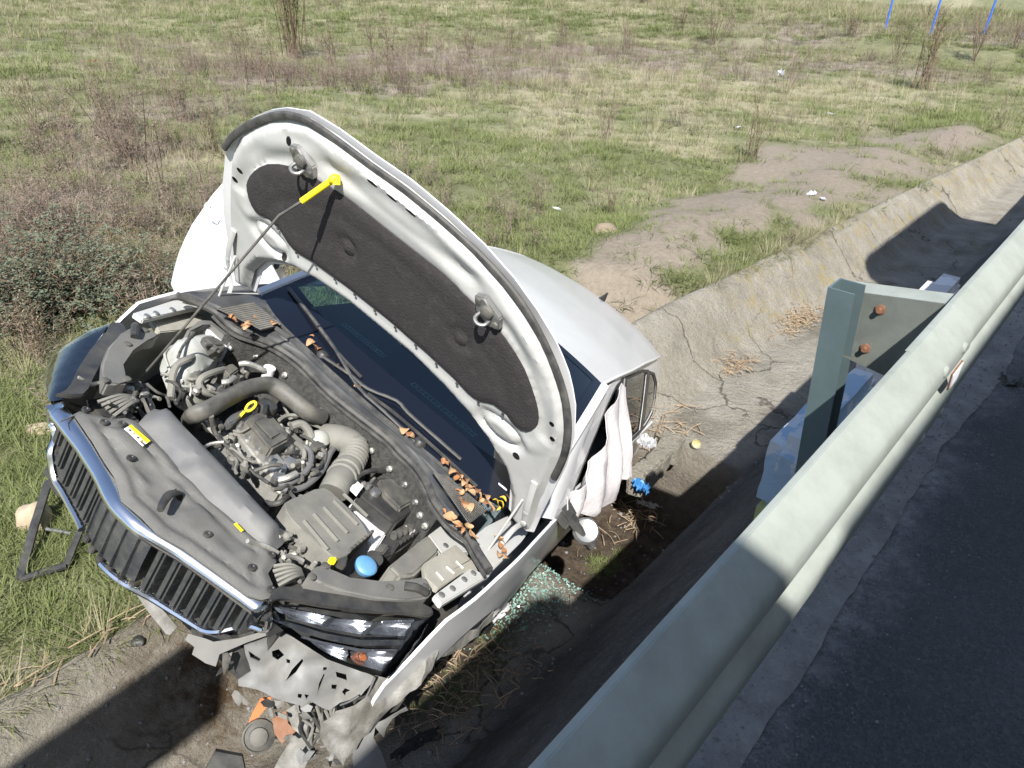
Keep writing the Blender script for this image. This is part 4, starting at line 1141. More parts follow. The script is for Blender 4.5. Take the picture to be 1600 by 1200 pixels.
# air box with ribs
ab = slab('air_filter_box', rounded([Z3(178, 742), Z3(300, 690), Z3(425, 645), Z3(520, 720), Z3(640, 840), Z3(700, 925), Z3(690, 960), Z3(580, 1060), Z3(555, 1075), Z3(470, 1072), Z3(350, 950), Z3(230, 855)], 2), .83, .14, M['airbox'], car, .012, seg=3)
for k in range(5):
    a = (300 + 62 * k, 905 - 42 * k - 50); b = (450 + 62 * k, 1045 - 52 * k - 10)
    bm = bmesh.new(); bm_tube(bm, [U(*Z3(*a), .833), U(*Z3(*b), .833)], .007, 6, 1, .8); link('rib', bm, M['airbox'], ab, smooth=True)
bm = bmesh.new()
for k in range(7):
    t = k / 6; u, v = Z3(560 + 130 * t, 1085 - 110 * t); p = U(u, v, .80); bm_box(bm, p, (.014, .010, .09), None, .002)
link('box_fins', bm, M['dark'], ab, smooth=True)
# battery with black terminal cover
bt = slab('battery', [Z3(600, 735), Z3(650, 690), Z3(790, 800), Z3(850, 880), Z3(745, 1050), Z3(690, 960), Z3(640, 850)], .755, .2, M['white'], car, .006, label='white battery case under a black cover')
slab('terminal_cover', [Z3(640, 690), Z3(740, 600), Z3(790, 575), Z3(850, 580), Z3(1000, 720), Z3(1030, 760), Z3(960, 800), Z3(880, 870), Z3(840, 850)], .815, .075, M['black'], bt, .010)
slab('terminal_cover', [Z3(770, 590), Z3(850, 585), Z3(1000, 725), Z3(905, 780), Z3(800, 680)], .835, .04, M['dark'], bt, .008)
lathe('pole_nut', U(*Z3(745, 680), .82), (0, 0, 1), [(.022, -.01), (.02, .012), (.008, .014)], M['steel'], bt, 10)
lathe('pole_nut', U(*Z3(700, 640), .82), (0, 0, 1), [(.014, -.01), (.012, .012), (.006, .014)], M['steel'], bt, 8)
slab('cable_tag', [Z3(583, 640), Z3(620, 592), Z3(672, 640), Z3(635, 690)], .84, .01, M['label'], bt, .001)
tube('battery_cable', [U(*Z3(x, y), z) for x, y, z in ((560, 700, .80), (590, 640, .83), (650, 570, .845), (740, 540, .84), (840, 560, .82), (870, 590, .80))], .010, M['rubber'], bt, 8, 4)
# fuse carrier with ribs and relays
fb = slab('fuse_box', [Z3(725, 1060), Z3(790, 980), Z3(840, 925), Z3(1010, 825), Z3(1062, 870), Z3(1000, 960), Z3(900, 1040), Z3(800, 1075)], .785, .1, M['black'], car, .006)
for k in range(6):
    t = k / 5; u, v = Z3(845 + 170 * t, 925 - 75 * t); u2, v2 = Z3(880 + 160 * t, 970 - 75 * t)
    bm = bmesh.new(); bm_box(bm, U((u + u2) / 2, (v + v2) / 2, .795), (.034, .022, .022), Matrix.Rotation(.5, 3, 'Z'), .004); link('relay', bm, M['dark'], fb, smooth=True)
slab('fuse_plug', [Z3(735, 1050), Z3(790, 985), Z3(840, 1010), Z3(800, 1060)], .80, .05, M['dark'], fb, .006)
bm = bmesh.new()
for k in range(8):
    t = k / 7; p = U(*Z3(845 + 170 * t, 1060 - 115 * t), .775); bm_box(bm, p, (.012, .012, .10), None, .002)
link('fuse_fins', bm, M['black'], fb)
slab('relay_box', [Z3(830, 1135), Z3(1080, 935), Z3(1150, 1030), Z3(1140, 1060), Z3(990, 1195), Z3(900, 1200)], .815, .14, M['airbox'], car, .010, seg=3, label='dusty tan box beside the wing')
# washer filler
wc = lathe('washer_cap', U(*Z3(690, 1135), .83), (.15, .1, 1), [(.030, -.02), (.037, -.008), (.038, .002), (.034, .007), (.028, .010), (.013, .012), (.004, .0125)], M['blue'], car, 24)
lathe('filler_neck', U(*Z3(700, 1140), .77), (.15, .1, 1), [(.03, -.08), (.03, .05)], M['black'], wc)
box('connector', U(*Z3(478, 1098), .815), (.030, .022, .022), M['yellow'], car, Matrix.Rotation(.4, 3, 'Z'))
box('connector', U(*Z3(535, 1112), .812), (.05, .028, .025), M['black'], car, Matrix.Rotation(.5, 3, 'Z'))
# pipes and hoses
HOSE = [('coolant_hose', 'airbox', .013, [(430, 470, .85), (380, 485, .875), (310, 520, .86), (280, 580, .83), (272, 660, .80), (265, 730, .78)]),
        ('coolant_hose', 'airbox', .013, [(600, 550, .84), (530, 570, .85), (465, 600, .84), (445, 640, .82), (480, 690, .80), (550, 710, .79)]),
        ('coolant_hose', 'black', .011, [(440, 700, .78), (400, 680, .78), (350, 690, .77), (320, 740, .75)]),
        ('coolant_hose', 'dark', .012, [(340, 585, .80), (320, 640, .78), (300, 680, .76), (290, 740, .74)]),
        ('refrigerant_pipe', 'alu', .0115, [(700, 515, .85), (740, 512, .865), (800, 530, .865), (850, 555, .86), (885, 565, .85)]),
        ('refrigerant_pipe', 'alu', .011, [(585, 630, .83), (630, 625, .84), (665, 600, .84)]),
        ('vent_hose', 'airbox', .016, [(1020, 905, .83), (1080, 890, .845), (1120, 920, .84), (1150, 980, .82)]),
        ('vent_hose', 'dark', .009, [(520, 840, .86), (530, 900, .82), (545, 950, .78)]),
        ('fuel_hose', 'dark', .007, [(1130, 720, .84), (1200, 790, .85), (1240, 830, .84), (1290, 850, .83)]),
        ('refrigerant_pipe', 'alu', .008, [(1260, 810, .85), (1300, 850, .85), (1330, 900, .83)])]
for n, m, r, P in HOSE:
    tube(n, [U(*Z2(x, y), z) for x, y, z in P], r, M[m], car, 9, 5)
HOSE3 = [('coolant_hose', 'plastic2', .012, [(0, 470, .74), (40, 540, .75), (90, 610, .76), (180, 660, .77), (280, 650, .78), (360, 600, .79), (420, 530, .80), (460, 440, .81), (490, 400, .81)]),
         ('coolant_hose', 'plastic2', .011, [(140, 640, .78), (230, 610, .80), (300, 560, .81), (340, 500, .82), (340, 430, .82), (300, 390, .82)]),
         ('fuel_hose', 'dark', .007, [(240, 290, .82), (280, 270, .83), (330, 300, .83)]),
         ('fuel_hose', 'dark', .008, [(400, 400, .82), (430, 430, .82), (420, 500, .81), (370, 510, .80)]),
         ('wiring_loom', 'rubber', .008, [(760, 430, .84), (790, 480, .84), (840, 540, .83), (850, 580, .82)]),
         ('wiring_loom', 'rubber', .010, [(200, 700, .77), (150, 740, .76), (100, 750, .74), (60, 740, .72)]),
         ('wiring_loom', 'dark', .009, [(430, 1020, .75), (380, 1070, .76), (300, 1030, .76), (250, 960, .75)])]
for n, m, r, P in HOSE3:
    tube(n, [U(*Z3(x, y), z) for x, y, z in P], r, M[m], car, 9, 5)
lathe('service_port', U(*Z2(878, 565), .85), (.2, -.1, 1), [(.022, -.03), (.024, 0), (.024, .022), (.012, .026), (.008, .018)], M['label'], car, 16)
slab('pump_head', [Z2(580, 540), Z2(650, 505), Z2(700, 545), Z2(640, 590)], .85, .06, M['dark'], car, .006)
lathe('ribbed_pulley', U(*Z2(540, 650), .76), (.5, -.3, .6), [(.05, -.03), (.055, 0), (.05, .02), (.02, .03)], M['steel'], car)
lathe('thermostat_housing', U(*Z2(400, 700), .75), (0, 0, 1), [(.05, -.05), (.055, 0), (.04, .02), (.02, .024)], M['airbox'], car)
lathe('throttle_ring', U(*Z3(210, 500), .80), (.3, .2, .9), [(.016, -.01), (.024, 0), (.024, .01), (.014, .012)], M['steel'], car)
slab('sensor_bracket', [Z3(110, 560), Z3(150, 500), Z3(190, 490), Z3(200, 530), Z3(150, 600), Z3(120, 600)], .81, .03, M['steel'], car, .005)
for P in ([(140, 600, .80), (200, 585, .82), (250, 560, .83)],):
    tube('sensor_tube', [U(*Z3(x, y), z) for x, y, z in P], .012, M['alu'], car, 9, 3)
# wiring ladder in front of the engine
tube('wiring_loom', [U(*Z2(x, y), z) for x, y, z in ((560, 880, .78), (620, 960, .76), (680, 1040, .745), (760, 1110, .74), (800, 1200, .74))], .014, M['plastic2'], car, 8, 4)
tube('wiring_loom', [U(*Z2(x, y), z) for x, y, z in ((540, 900, .75), (600, 1000, .73), (670, 1080, .72), (730, 1160, .71), (790, 1250, .71))], .008, M['dark'], car, 6, 4)
# a scatter of small fittings that cannot be told apart one by one
random.seed(21)
bm1 = bmesh.new(); bm2 = bmesh.new(); bm3 = bmesh.new()
AREAS = [([Z2(300, 560), Z2(520, 560), Z2(560, 700), Z2(330, 740)], 26), ([Z2(620, 480), Z2(900, 420), Z2(1050, 560), Z2(700, 600)], 22), ([Z2(1000, 640), Z2(1250, 780), Z2(1380, 1000), Z2(1100, 980)], 34), ([Z2(880, 830), Z2(1060, 880), Z2(1050, 1000), Z2(960, 900)], 16), ([Z2(960, 1020), Z2(1260, 1000), Z2(1250, 1200), Z2(1000, 1300)], 36), ([Z3(680, 340), Z3(900, 520), Z3(1000, 700), Z3(850, 560)], 24), ([Z3(100, 940), Z3(260, 930), Z3(400, 1150), Z3(150, 1180)], 30), ([Z3(640, 560), Z3(820, 560), Z3(760, 700), Z3(660, 690)], 14), ([Z1(600, 680), Z1(800, 700), Z1(820, 830), Z1(640, 840)], 26), ([Z2(500, 900), Z2(620, 900), Z2(820, 1200), Z2(720, 1230)], 26), ([Z3(920, 640), Z3(1040, 680), Z3(1030, 780), Z3(960, 760)], 12)]
for poly, n in AREAS:
    for _ in range(int(n * 1.9)):
        a, b = random.random(), random.random()
        u = (poly[0][0] * (1 - a) + poly[1][0] * a) * (1 - b) + (poly[3][0] * (1 - a) + poly[2][0] * a) * b
        v = (poly[0][1] * (1 - a) + poly[1][1] * a) * (1 - b) + (poly[3][1] * (1 - a) + poly[2][1] * a) * b
        p = U(u, v, random.uniform(.70, .82)); tgt = random.choice((bm1, bm1, bm2, bm3))
        k = random.random(); n_done = True
        if k < .40: bm_box(tgt, p, (random.uniform(.008, .034), random.uniform(.008, .024), random.uniform(.012, .035)), Matrix.Rotation(random.uniform(0, 3), 3, 'Z') @ Matrix.Rotation(random.uniform(-.5, .5), 3, 'X'), .003)
        elif k < .65: bm_lathe(tgt, p, (random.uniform(-.5, .5), random.uniform(-.5, .5), 1), [(.014, -.02), (.015, .0), (.009, .006), (.008, .015)], 8)
        else:
            q = p; pts = [p]
            d = V3((random.uniform(-1, 1), random.uniform(-1, 1), 0)).normalized()
            for _k in range(3):
                d = (d + V3((random.uniform(-.7, .7), random.uniform(-.7, .7), random.uniform(-.3, .3)))).normalized(); q = q + d * random.uniform(.025, .05); pts.append(q)
            bm_tube(tgt, pts, random.uniform(.004, .008), 6, 3)
for b_, m_ in ((bm1, 'dark'), (bm2, 'airbox'), (bm3, 'alu')):
    o = link('small_engine_fittings', b_, M[m_], car, smooth=True); o['kind'] = 'stuff'

for n_, m_, r_, P_ in (('coolant_hose', 'airbox', .010, [Z2(700, 470), Z2(760, 440), Z2(800, 480), Z2(860, 500)]), ('wiring_loom', 'rubber', .007, [Z2(700, 400), Z2(820, 470), Z2(960, 580), Z2(1060, 690), Z2(1150, 760)]), ('wiring_loom', 'black', .006, [Z2(920, 620), Z2(1000, 680), Z2(1080, 720), Z2(1180, 770)]), ('fuel_hose', 'dark', .006, [Z2(1000, 640), Z2(1040, 690), Z2(1120, 700), Z2(1200, 760)]),
        ('wiring_loom', 'rubber', .006, [Z2(1080, 960), Z2(1160, 1000), Z2(1220, 1080), Z2(1200, 1160), Z2(1120, 1180)]), ('vent_hose', 'airbox', .009, [Z2(1050, 1010), Z2(1100, 1060), Z2(1090, 1120), Z2(1030, 1150)]), ('wiring_loom', 'black', .005, [Z2(960, 1080), Z2(1040, 1070), Z2(1100, 1100), Z2(1160, 1060)]), ('wiring_loom', 'rubber', .005, [Z3(640, 320), Z3(720, 400), Z3(790, 470), Z3(860, 560), Z3(940, 620)]), ('wiring_loom', 'dark', .006, [Z3(680, 370), Z3(740, 440), Z3(760, 520), Z3(800, 560)]),
        ('wiring_loom', 'black', .006, [Z2(240, 620), Z2(300, 640), Z2(330, 700), Z2(300, 760)]), ('wiring_loom', 'dark', .005, [Z2(120, 640), Z2(180, 690), Z2(240, 720), Z2(260, 780)]), ('fuel_hose', 'airbox', .006, [Z2(340, 600), Z2(420, 610), Z2(460, 570), Z2(560, 580)]), ('wiring_loom', 'rubber', .006, [Z2(560, 860), Z2(540, 930), Z2(600, 1010), Z2(690, 1100), Z2(780, 1190), Z2(880, 1260)])):
    tube(n_, [U(u, v, .815 + .02 * ((i_ % 2) - .5)) for i_, (u, v) in enumerate(P_)], r_, M[m_], car, 7, 5)
for P_, z_ in (((Z2(720, 470), Z2(790, 455), Z2(800, 500), Z2(730, 515)), .83), ((Z2(1180, 800), Z2(1250, 800), Z2(1260, 860), Z2(1190, 860)), .84), ((Z2(1150, 1000), Z2(1210, 980), Z2(1240, 1030), Z2(1180, 1050)), .83), ((Z3(720, 400), Z3(770, 390), Z3(800, 450), Z3(750, 470)), .83), ((Z3(950, 660), Z3(1000, 650), Z3(1030, 720), Z3(980, 740)), .82), ((Z2(1060, 560), Z2(1110, 580), Z2(1100, 640), Z2(1050, 620)), .82)):
    slab('connector', P_, z_, .04, M['rust' if z_ == .83 and P_[0][0] > 560 else 'dark'], car, .004)

# ------------------------------------------------------------------ front panel, grille, lamps
LC = [Z4(215, 130), Z4(330, 70), Z4(450, 95), Z4(520, 118), Z4(600, 110), Z4(660, 130), Z4(750, 220), Z4(850, 320), Z4(920, 420), Z4(1010, 490), Z4(1100, 590), Z4(1290, 750), Z4(1470, 910), Z4(1500, 970), Z4(1450, 1040), Z4(1480, 1100), Z4(1470, 1180), Z4(1420, 1190), Z4(1330, 1165), Z4(1150, 1030), Z4(950, 885), Z4(880, 850), Z4(790, 800), Z4(700, 705), Z4(580, 595), Z4(540, 460), Z4(480, 375), Z4(400, 240), Z4(300, 95)]
fpts = [(p.x, p.y) for p in (U(u, v, .815) for u, v in LC)]
def front_z(x, y):
    z = .815 + .003 * ns(x * 7, y * 7)
    d = dist_poly((x, y), fpts)
    z -= .010 * math.exp(-((d - .048) / .015) ** 2) * sstep(.60, .68, x)
    z -= .010 * math.exp(-(d / .016) ** 2)
    for cx, cy, rx, ry, h in PRESS:
        z += h * math.exp(-((x - cx) / rx) ** 4 - ((y - cy) / ry) ** 4)
    return z
PRESS = []
for (px, py, rx, ry, h) in ((740, 430, .035, .05, -.016), (860, 600, .05, .08, -.012), (1010, 700, .05, .035, .010), (650, 300, .03, .03, .006), (560, 220, .03, .05, .008), (1380, 950, .04, .05, .006), (1230, 860, .03, .04, -.006)):
    q = U(*Z4(px, py), .815); PRESS.append((q.x, q.y, rx, ry, h))
lock = panel2d('front_cover_panel', fpts, lambda x, y: V3((x, y, front_z(x, y))), M['plastic'], car, holes=[[(p.x, p.y) for p in (U(*Z4(*q), .815) for q in ((885, 545), (905, 535), (945, 580), (935, 610), (910, 595)))], [(p.x, p.y) for p in (U(*Z4(*q), .815) for q in ((930, 400), (955, 405), (1020, 460), (1005, 485)))], [(p.x, p.y) for p in (U(*Z4(*q), .815) for q in ((1085, 545), (1110, 540), (1160, 600), (1145, 625)))]], step=.0135, thick=.006)
for q in ((470, 150), (628, 363), (1085, 818), (1350, 1015), (1465, 940), (360, 75), (1465, 1145), (575, 160)):
    lathe('push_rivet', U(*Z4(*q), .817), (0, 0, 1), [(.013, -.004), (.012, .003), (.006, .004), (.004, .001)], M['black'], lock, 10)
DC = [Z4(690, 115), Z4(740, 60), Z4(790, 22), Z4(865, 38), Z4(900, 65), Z4(960, 130), Z4(1060, 235), Z4(1170, 345), Z4(1300, 480), Z4(1450, 640), Z4(1595, 785), Z4(1560, 830), Z4(1500, 880), Z4(1470, 908), Z4(1290, 748), Z4(1100, 588), Z4(1010, 488), Z4(925, 410), Z4(930, 370), Z4(850, 290), Z4(760, 190)]
dpts = [(p.x, p.y) for p in (U(u, v, .835) for u, v in DC)]
def duct_z(x, y):
    d = dist_poly((x, y), dpts)
    return .80 + .048 * sstep(0, .055, d) + .004 * ns(x * 6, y * 6, 3)
panel2d('radiator_duct_cover', dpts, lambda x, y: V3((x, y, duct_z(x, y))), M['plastic2'], car, step=.02, thick=.006)
# release lever
bm = bmesh.new(); bm_tube(bm, [U(*Z4(800, 675), .85), U(*Z4(825, 620), .845), U(*Z4(860, 580), .84), U(*Z4(905, 570), .825), U(*Z4(920, 575), .80)], lambda t: .006 + .007 * math.sin(math.pi * min(1, t * .9 + .12)), 10, 4, .7)
link('release_lever', bm, M['black'], lock, smooth=True)
# warning label: white paper, yellow head, dark pictograms
la = slab('warning_label', [Z4(588, 188), Z4(628, 165), Z4(742, 262), Z4(700, 292)], .822, .003, M['label'], lock, .0005)
slab('label_head', [Z4(612, 174), Z4(630, 164), Z4(744, 262), Z4(724, 275)], .8235, .002, M['yellow'], la, .0003)
for k in range(4):
    cx, cy = 622 + k * 24, 198 + k * 21.5
    if k % 2:
        px = [(cx - 10, cy - 4), (cx + 2, cy - 8), (cx + 8, cy + 7)]
        slab('pictogram', [Z4(*q) for q in px], .8232, .001, M['yellow'], la, 0)
        px = [(cx - 5, cy - 3), (cx + 1, cy - 5), (cx + 4, cy + 3)]
        slab('pictogram', [Z4(*q) for q in px], .8240, .001, M['ink'], la, 0)
    else:
        px = [(cx - 8, cy - 1), (cx, cy - 7), (cx + 9, cy + 1), (cx + 1, cy + 7)]
        slab('pictogram', [Z4(*q) for q in px], .8232, .001, M['ink'], la, 0)
slab('label_text', [Z4(682, 266), Z4(688, 262), Z4(712, 282), Z4(706, 287)], .8232, .001, M['ink'], la, 0)
slab('label_sticker', [Z4(1240, 755), Z4(1255, 748), Z4(1300, 795), Z4(1285, 802)], .822, .002, M['yellow'], lock, .0003)

# grille: chrome surround, blank centre, slanted slats
TOPC = [(-.455, .775), (-.41, .779), (-.278, .797), (-.169, .822), (-.09, .85), (-.04, .862), (.04, .862), (.09, .85), (.169, .822), (.278, .797), (.41, .770), (.455, .762)]
def gx(y): return interp(TOPC_S, y)
TOPC_S = [(a, b) for a, b in TOPC]
def zb(y): return .575 + .10 * sstep(.32, .47, abs(y)) + .03 * (abs(y) / .47) ** 2
gr_ = empty('grille', '', ''); del gr_['label']; del gr_['category']; gr_.parent = car
bm = bmesh.new()
ring = []
ys = [-.45 + .9 * i / 36 for i in range(37)]
for y in ys:
    x = gx(y)
    ring.append([bm.verts.new(V3(q)) for q in ((x - .016, y, .790), (x - .004, y, .798), (x + .018, y, .792), (x + .030, y, .778), (x + .033, y, .762), (x + .022, y, .752), (x - .010, y, .765))])
for i in range(len(ring) - 1):
    for j in range(7): bm.faces.new([ring[i][j], ring[i][(j + 1) % 7], ring[i + 1][(j + 1) % 7], ring[i + 1][j]])
bm.faces.new(ring[0]); bm.faces.new(list(reversed(ring[-1])))
link('chrome_bar', bm, M['chrome'], gr_, smooth='all', label='chrome upper bar of the grille mirroring the blue sky')
def surround(y0, y1, yc):
    pts = [V3((gx(y0) + .006, y0, .765))] if abs(y0) > .4 else []
    n = 14
    for i in range(n + 1):
        y = y0 + (y1 - y0) * i / n; pts.append(V3((gx(y) + .002 - .02 * (abs(y) > .40), y, zb(y))))
    if abs(y1) > .4: pts.append(V3((gx(y1) + .006, y1, .765)))
    tube('chrome_rim', pts, .0105, M['chrome'], gr_, 8, 3)
surround(-.47, -.14, 0); surround(-.01, .47, 0)
for y0, y1 in ((-.45, .45),):
    bm = bmesh.new()
    for i in range(24):
        a = y0 + (y1 - y0) * i / 24; b = y0 + (y1 - y0) * (i + 1) / 24
        bm.faces.new([bm.verts.new(V3(q)) for q in ((gx(a) - .055, a, .755), (gx(b) - .055, b, .755), (gx(b) - .055, b, zb(b) + .0), (gx(a) - .055, a, zb(a) + .0))])
    link('grille_back', bm, M['black'], gr_)
def slat(y, lean):
    zt = .752; zl = zb(y) + .012; x = gx(y)
    for k in (0, 1):
        yy = y + k * .022
        bm = bmesh.new()
        # wedge: proud front edge, broad flank
        P = [V3((x + .012, yy, zt)), V3((x - .045, yy + .004, zt)), V3((x - .050, yy + .010, zl)), V3((x + .004 - .0, yy + .0, zl))]
        bm_prism(bm, P, V3((0, .008 if k else .017, 0)), .003, 1)
        o = link('slat', bm, M['slat'], gr_, smooth=True)
for i in range(6): slat(-.415 + i * .0475, 0)
for i in range(7): slat(.12 + i * .0455, 0)
bm = bmesh.new()
rows = []
for i in range(15):
    y = -.125 + .225 * i / 14; x = gx(y)
    rows.append([bm.verts.new(V3((x + a, y, z))) for a, z in ((.006, .757), (.012, .74), (.010, .68), (.0, zb(y) + .02), (-.03, zb(y) + .015), (-.04, .757))])
for i in range(14):
    for j in range(6): bm.faces.new([rows[i][j], rows[i][(j + 1) % 6], rows[i + 1][(j + 1) % 6], rows[i + 1][j]])
bm.faces.new(rows[0]); bm.faces.new(list(reversed(rows[-1])))
link('blank_panel', bm, M['slat'], gr_, smooth=True)
for i in range(5):
    y = -.115 + i * .044; x = gx(y); bm = bmesh.new()
    bm_prism(bm, [V3((x + .022, y, .748)), V3((x + .005, y + .004, .748)), V3((x - .004, y + .006, zb(y) + .022)), V3((x + .012, y, zb(y) + .022))], V3((0, .006, 0)), .002, 1)
    link('slat', bm, M['slat'], gr_, smooth=True)
bm = bmesh.new()
for i in range(6):
    y = -.10 + i * .04; bm_box(bm, (gx(y) - .006, y, zb(y) + .006), (.03, .022, .022), None, .003)
link('grille_clip', bm, M['black'], gr_)
# side cheeks of the grille
for s in (1, -1):
    bm = bmesh.new(); bm_prism(bm, [V3((gx(s * .45) - .02, s * .455, .775)), V3((gx(s * .45) + .016, s * .452, .768)), V3((gx(s * .46) - .03, s * .475, .68)), V3((gx(s * .46) - .09, s * .485, .69))], V3((0, s * .012, 0)), .003)
    link('grille_cheek', bm, M['slat'], gr_, smooth=True)
# radiator and black depths behind
bm = bmesh.new(); bm_box(bm, (.60, 0, .58), (.10, .96, .36)); link('radiator', bm, M['black'], car)
bm = bmesh.new(); bm_box(bm, (.62, 0, .47), (.08, 1.02, .10), None, .01); link('bumper_beam', bm, M['black'], car, smooth=True)

# head lamps
LP = [V3((.763, .455, .797)), V3((.70, .50, .806)), V3((.62, .57, .806)), V3((.53, .645, .808)), V3((.44, .715, .815)), V3((.36, .772, .822)), V3((.40, .795, .768)), V3((.455, .805, .72)), V3((.515, .797, .675)), V3((.575, .735, .682)), V3((.655, .645, .70)), V3((.725, .55, .738)), V3((.768, .483, .765))]
L0 = V3((.60, .65, .76)); LN = V3((.50, .57, .65)).normalized()
LX = V3((-.41, .32, .03)); LX = (LX - LN * LX.dot(LN)).normalized(); LY = LN.cross(LX)
lp2 = [((p - L0).dot(LX), (p - L0).dot(LY)) for p in LP]
def lamp(s, lab):
    mir_ = lambda p: V3((p.x, s * p.y, p.z))
    def lens(off, bulge=.02):
        def f(a, b):
            d = dist_poly((a, b), lp2); return mir_(L0 + LX * a + LY * b + LN * (off + bulge * sstep(0, .05, d)))
        return f
    h = empty('headlamp', '', ''); h['label'] = lab; del h['category']; h.parent = car
    panel2d('lens', lp2, lens(0), M['lens'] if s == 1 else M['lens2'], h, step=.03)
    # housing bowl
    bm = bmesh.new()
    A = [bm.verts.new(mir_(p)) for p in LP]; B = [bm.verts.new(mir_(L0 + (p - L0) * .92 - LN * .09)) for p in LP]
    n = len(LP)
    for i in range(n): bm.faces.new([A[i], A[(i + 1) % n], B[(i + 1) % n], B[i]])
    bm.faces.new(B)
    bmesh.ops.solidify(bm, geom=list(bm.faces), thickness=.006)
    link('housing', bm, M['black'], h, smooth=True)
    def strip(name, pl, off, m, dep=.03, bev=.004):
        bm = bmesh.new()
        bm_prism(bm, [mir_(L0 + LX * a + LY * b + LN * off) for a, b in pl], -LN_m(s) * dep, bev)
        return link(name, bm, m, h, smooth=True)
    for a, b, c, d in (LAMPQ['cells'] if s == 1 else ()):
        # faceted bowl of each lamp chamber
        cen = tuple((a[i] + b[i] + c[i] + d[i]) / 4 for i in (0, 1))
        bm = bmesh.new(); R0 = []; N_ = 5
        for i in range(N_ + 1):
            row = []
            for j in range(N_ + 1):
                x, y = i / N_, j / N_
                q = [(a[k] * (1 - x) + b[k] * x) * (1 - y) + (d[k] * (1 - x) + c[k] * x) * y for k in (0, 1)]
                dep = -.012 - .05 * math.sin(math.pi * x) * math.sin(math.pi * y) + .006 * math.sin(x * 17 + y * 9)
                row.append(bm.verts.new(mir_(L0 + LX * q[0] + LY * q[1] + LN * dep)))
            R0.append(row)
        for i in range(N_):
            for j in range(N_): bm.faces.new([R0[i][j], R0[i + 1][j], R0[i + 1][j + 1], R0[i][j + 1]])
        link('reflector', bm, M['reflector'], h, smooth='all')
    for pl in LAMPQ['bars']: strip('divider', pl, -.004, M['slat'], .05)
    for pl in (LAMPQ['amber'] if s == 1 else ()): strip('indicator', pl, -.03, M['amber'], .02)
    for pl in LAMPQ['ice']: strip('light_guide', pl, -.008, M['reflector'], .012, .003)
    return h
def LN_m(s): return V3((LN.x, s * LN.y, LN.z))
def lq(u, v):
    q = UP(*Z5(u, v), L0, LN) - L0; return (q.dot(LX), q.dot(LY))
LAMPQ = {'cells': [[lq(*q) for q in c] for c in ([(790, 270), (1055, 325), (1000, 365), (840, 330)], [(1060, 330), (1255, 345), (1190, 408), (1010, 375)], [(1275, 350), (1440, 335), (1400, 415), (1215, 405)], [(930, 430), (1130, 480), (1120, 540), (1010, 490)], [(1135, 490), (1370, 490), (1290, 585), (1150, 545)])],
         'bars': [[lq(*q) for q in c] for c in ([(760, 335), (850, 352), (1000, 398), (1190, 432), (1415, 432), (1405, 458), (1180, 462), (1000, 426), (850, 376)], [(1040, 325), (1065, 325), (1015, 378), (990, 372)], [(1255, 345), (1280, 345), (1210, 412), (1185, 410)], [(1445, 345), (1500, 335), (1370, 530), (1290, 600), (1285, 580), (1360, 500)])],
         'amber': [[lq(*q) for q in c] for c in ([(1210, 512), (1236, 512), (1232, 545), (1206, 540)],)],
         'ice': [[lq(*q) for q in c] for c in ([(900, 425), (1000, 450), (1180, 492), (1370, 488), (1370, 478), (1180, 480), (1000, 440), (905, 415)], [(1290, 340), (1450, 335), (1440, 352), (1285, 356)], [(770, 275), (800, 280), (820, 310), (790, 300)])]}
lamp(1, 'clear glass headlamp, dusty but whole, above the torn bumper')
lamp(-1, 'headlamp on the meadow side mirroring the blue sky')
# black frames above the lamps
for s in (1, -1):
    fr = [Z5(*q) for q in ((740, 250), (752, 205), (790, 168), (860, 175), (1000, 200), (1150, 222), (1280, 236), (1450, 235), (1525, 275), (1535, 300), (1510, 318), (1400, 300), (1200, 288), (1000, 262), (860, 236), (790, 225))]
    P = [U(u, v, .835) for u, v in fr]
    bm = bmesh.new(); bm_prism(bm, [V3((p.x, s * p.y, p.z)) for p in P], V3((0, 0, -.012)), .004, 3); link('lamp_frame', bm, M['black'], car, smooth=True)
    fr = [Z5(*q) for q in ((925, 120), (955, 85), (985, 62), (1060, 100), (1130, 140), (1290, 158), (1420, 150), (1460, 122), (1495, 128), (1528, 185), (1520, 215), (1490, 228), (1400, 232), (1250, 225), (1100, 195), (1000, 155))]
    P = [U(u, v, .85) for u, v in fr]
    bm = bmesh.new(); bm_prism(bm, [V3((p.x, s * p.y, p.z)) for p in P], V3((0, 0, -.05)), .008, 3); lc = link('lamp_carrier', bm, M['plastic'], car, smooth=True)
    for q in ((945, 128), (1320, 178), (1490, 175), (1010, 75)):
        p = U(*Z5(*q), .852); bm = bmesh.new(); bm_lathe(bm, (p.x, s * p.y, p.z), (0, 0, 1), [(.013, -.002), (.013, .004), (.007, .006)], 10); link('bolt', bm, M['dark'], lc, smooth=True)
    p = U(*Z5(1440, 190), .86); bm = bmesh.new(); bm_tube(bm, [(p.x + .02, s * (p.y - .03), p.z), (p.x, s * p.y, p.z + .01), (p.x - .03, s * (p.y + .03), p.z)], .014, 8, 3); link('buffer', bm, M['black'], lc, smooth=True)
# wiring bellows beside the front panel
for A in ([Z5(770, 130), Z5(900, 120)], [Z1(590, 850), Z1(760, 800)]):
    for k in range(5):
        bm = bmesh.new(); o = k * .012
        p, q = U(*A[0], .80), U(*A[1], .81); d = (q - p).normalized(); nn = V3((-d.y, d.x, 0))
        bm_tube(bm, [p + nn * (o * 1.5 - .03), p.lerp(q, .5) + nn * (o - .02) + V3((0, 0, .02)), q + nn * (o * .5)], .006, 6, 3); link('loom_strand', bm, M['airbox'], car, smooth=True)

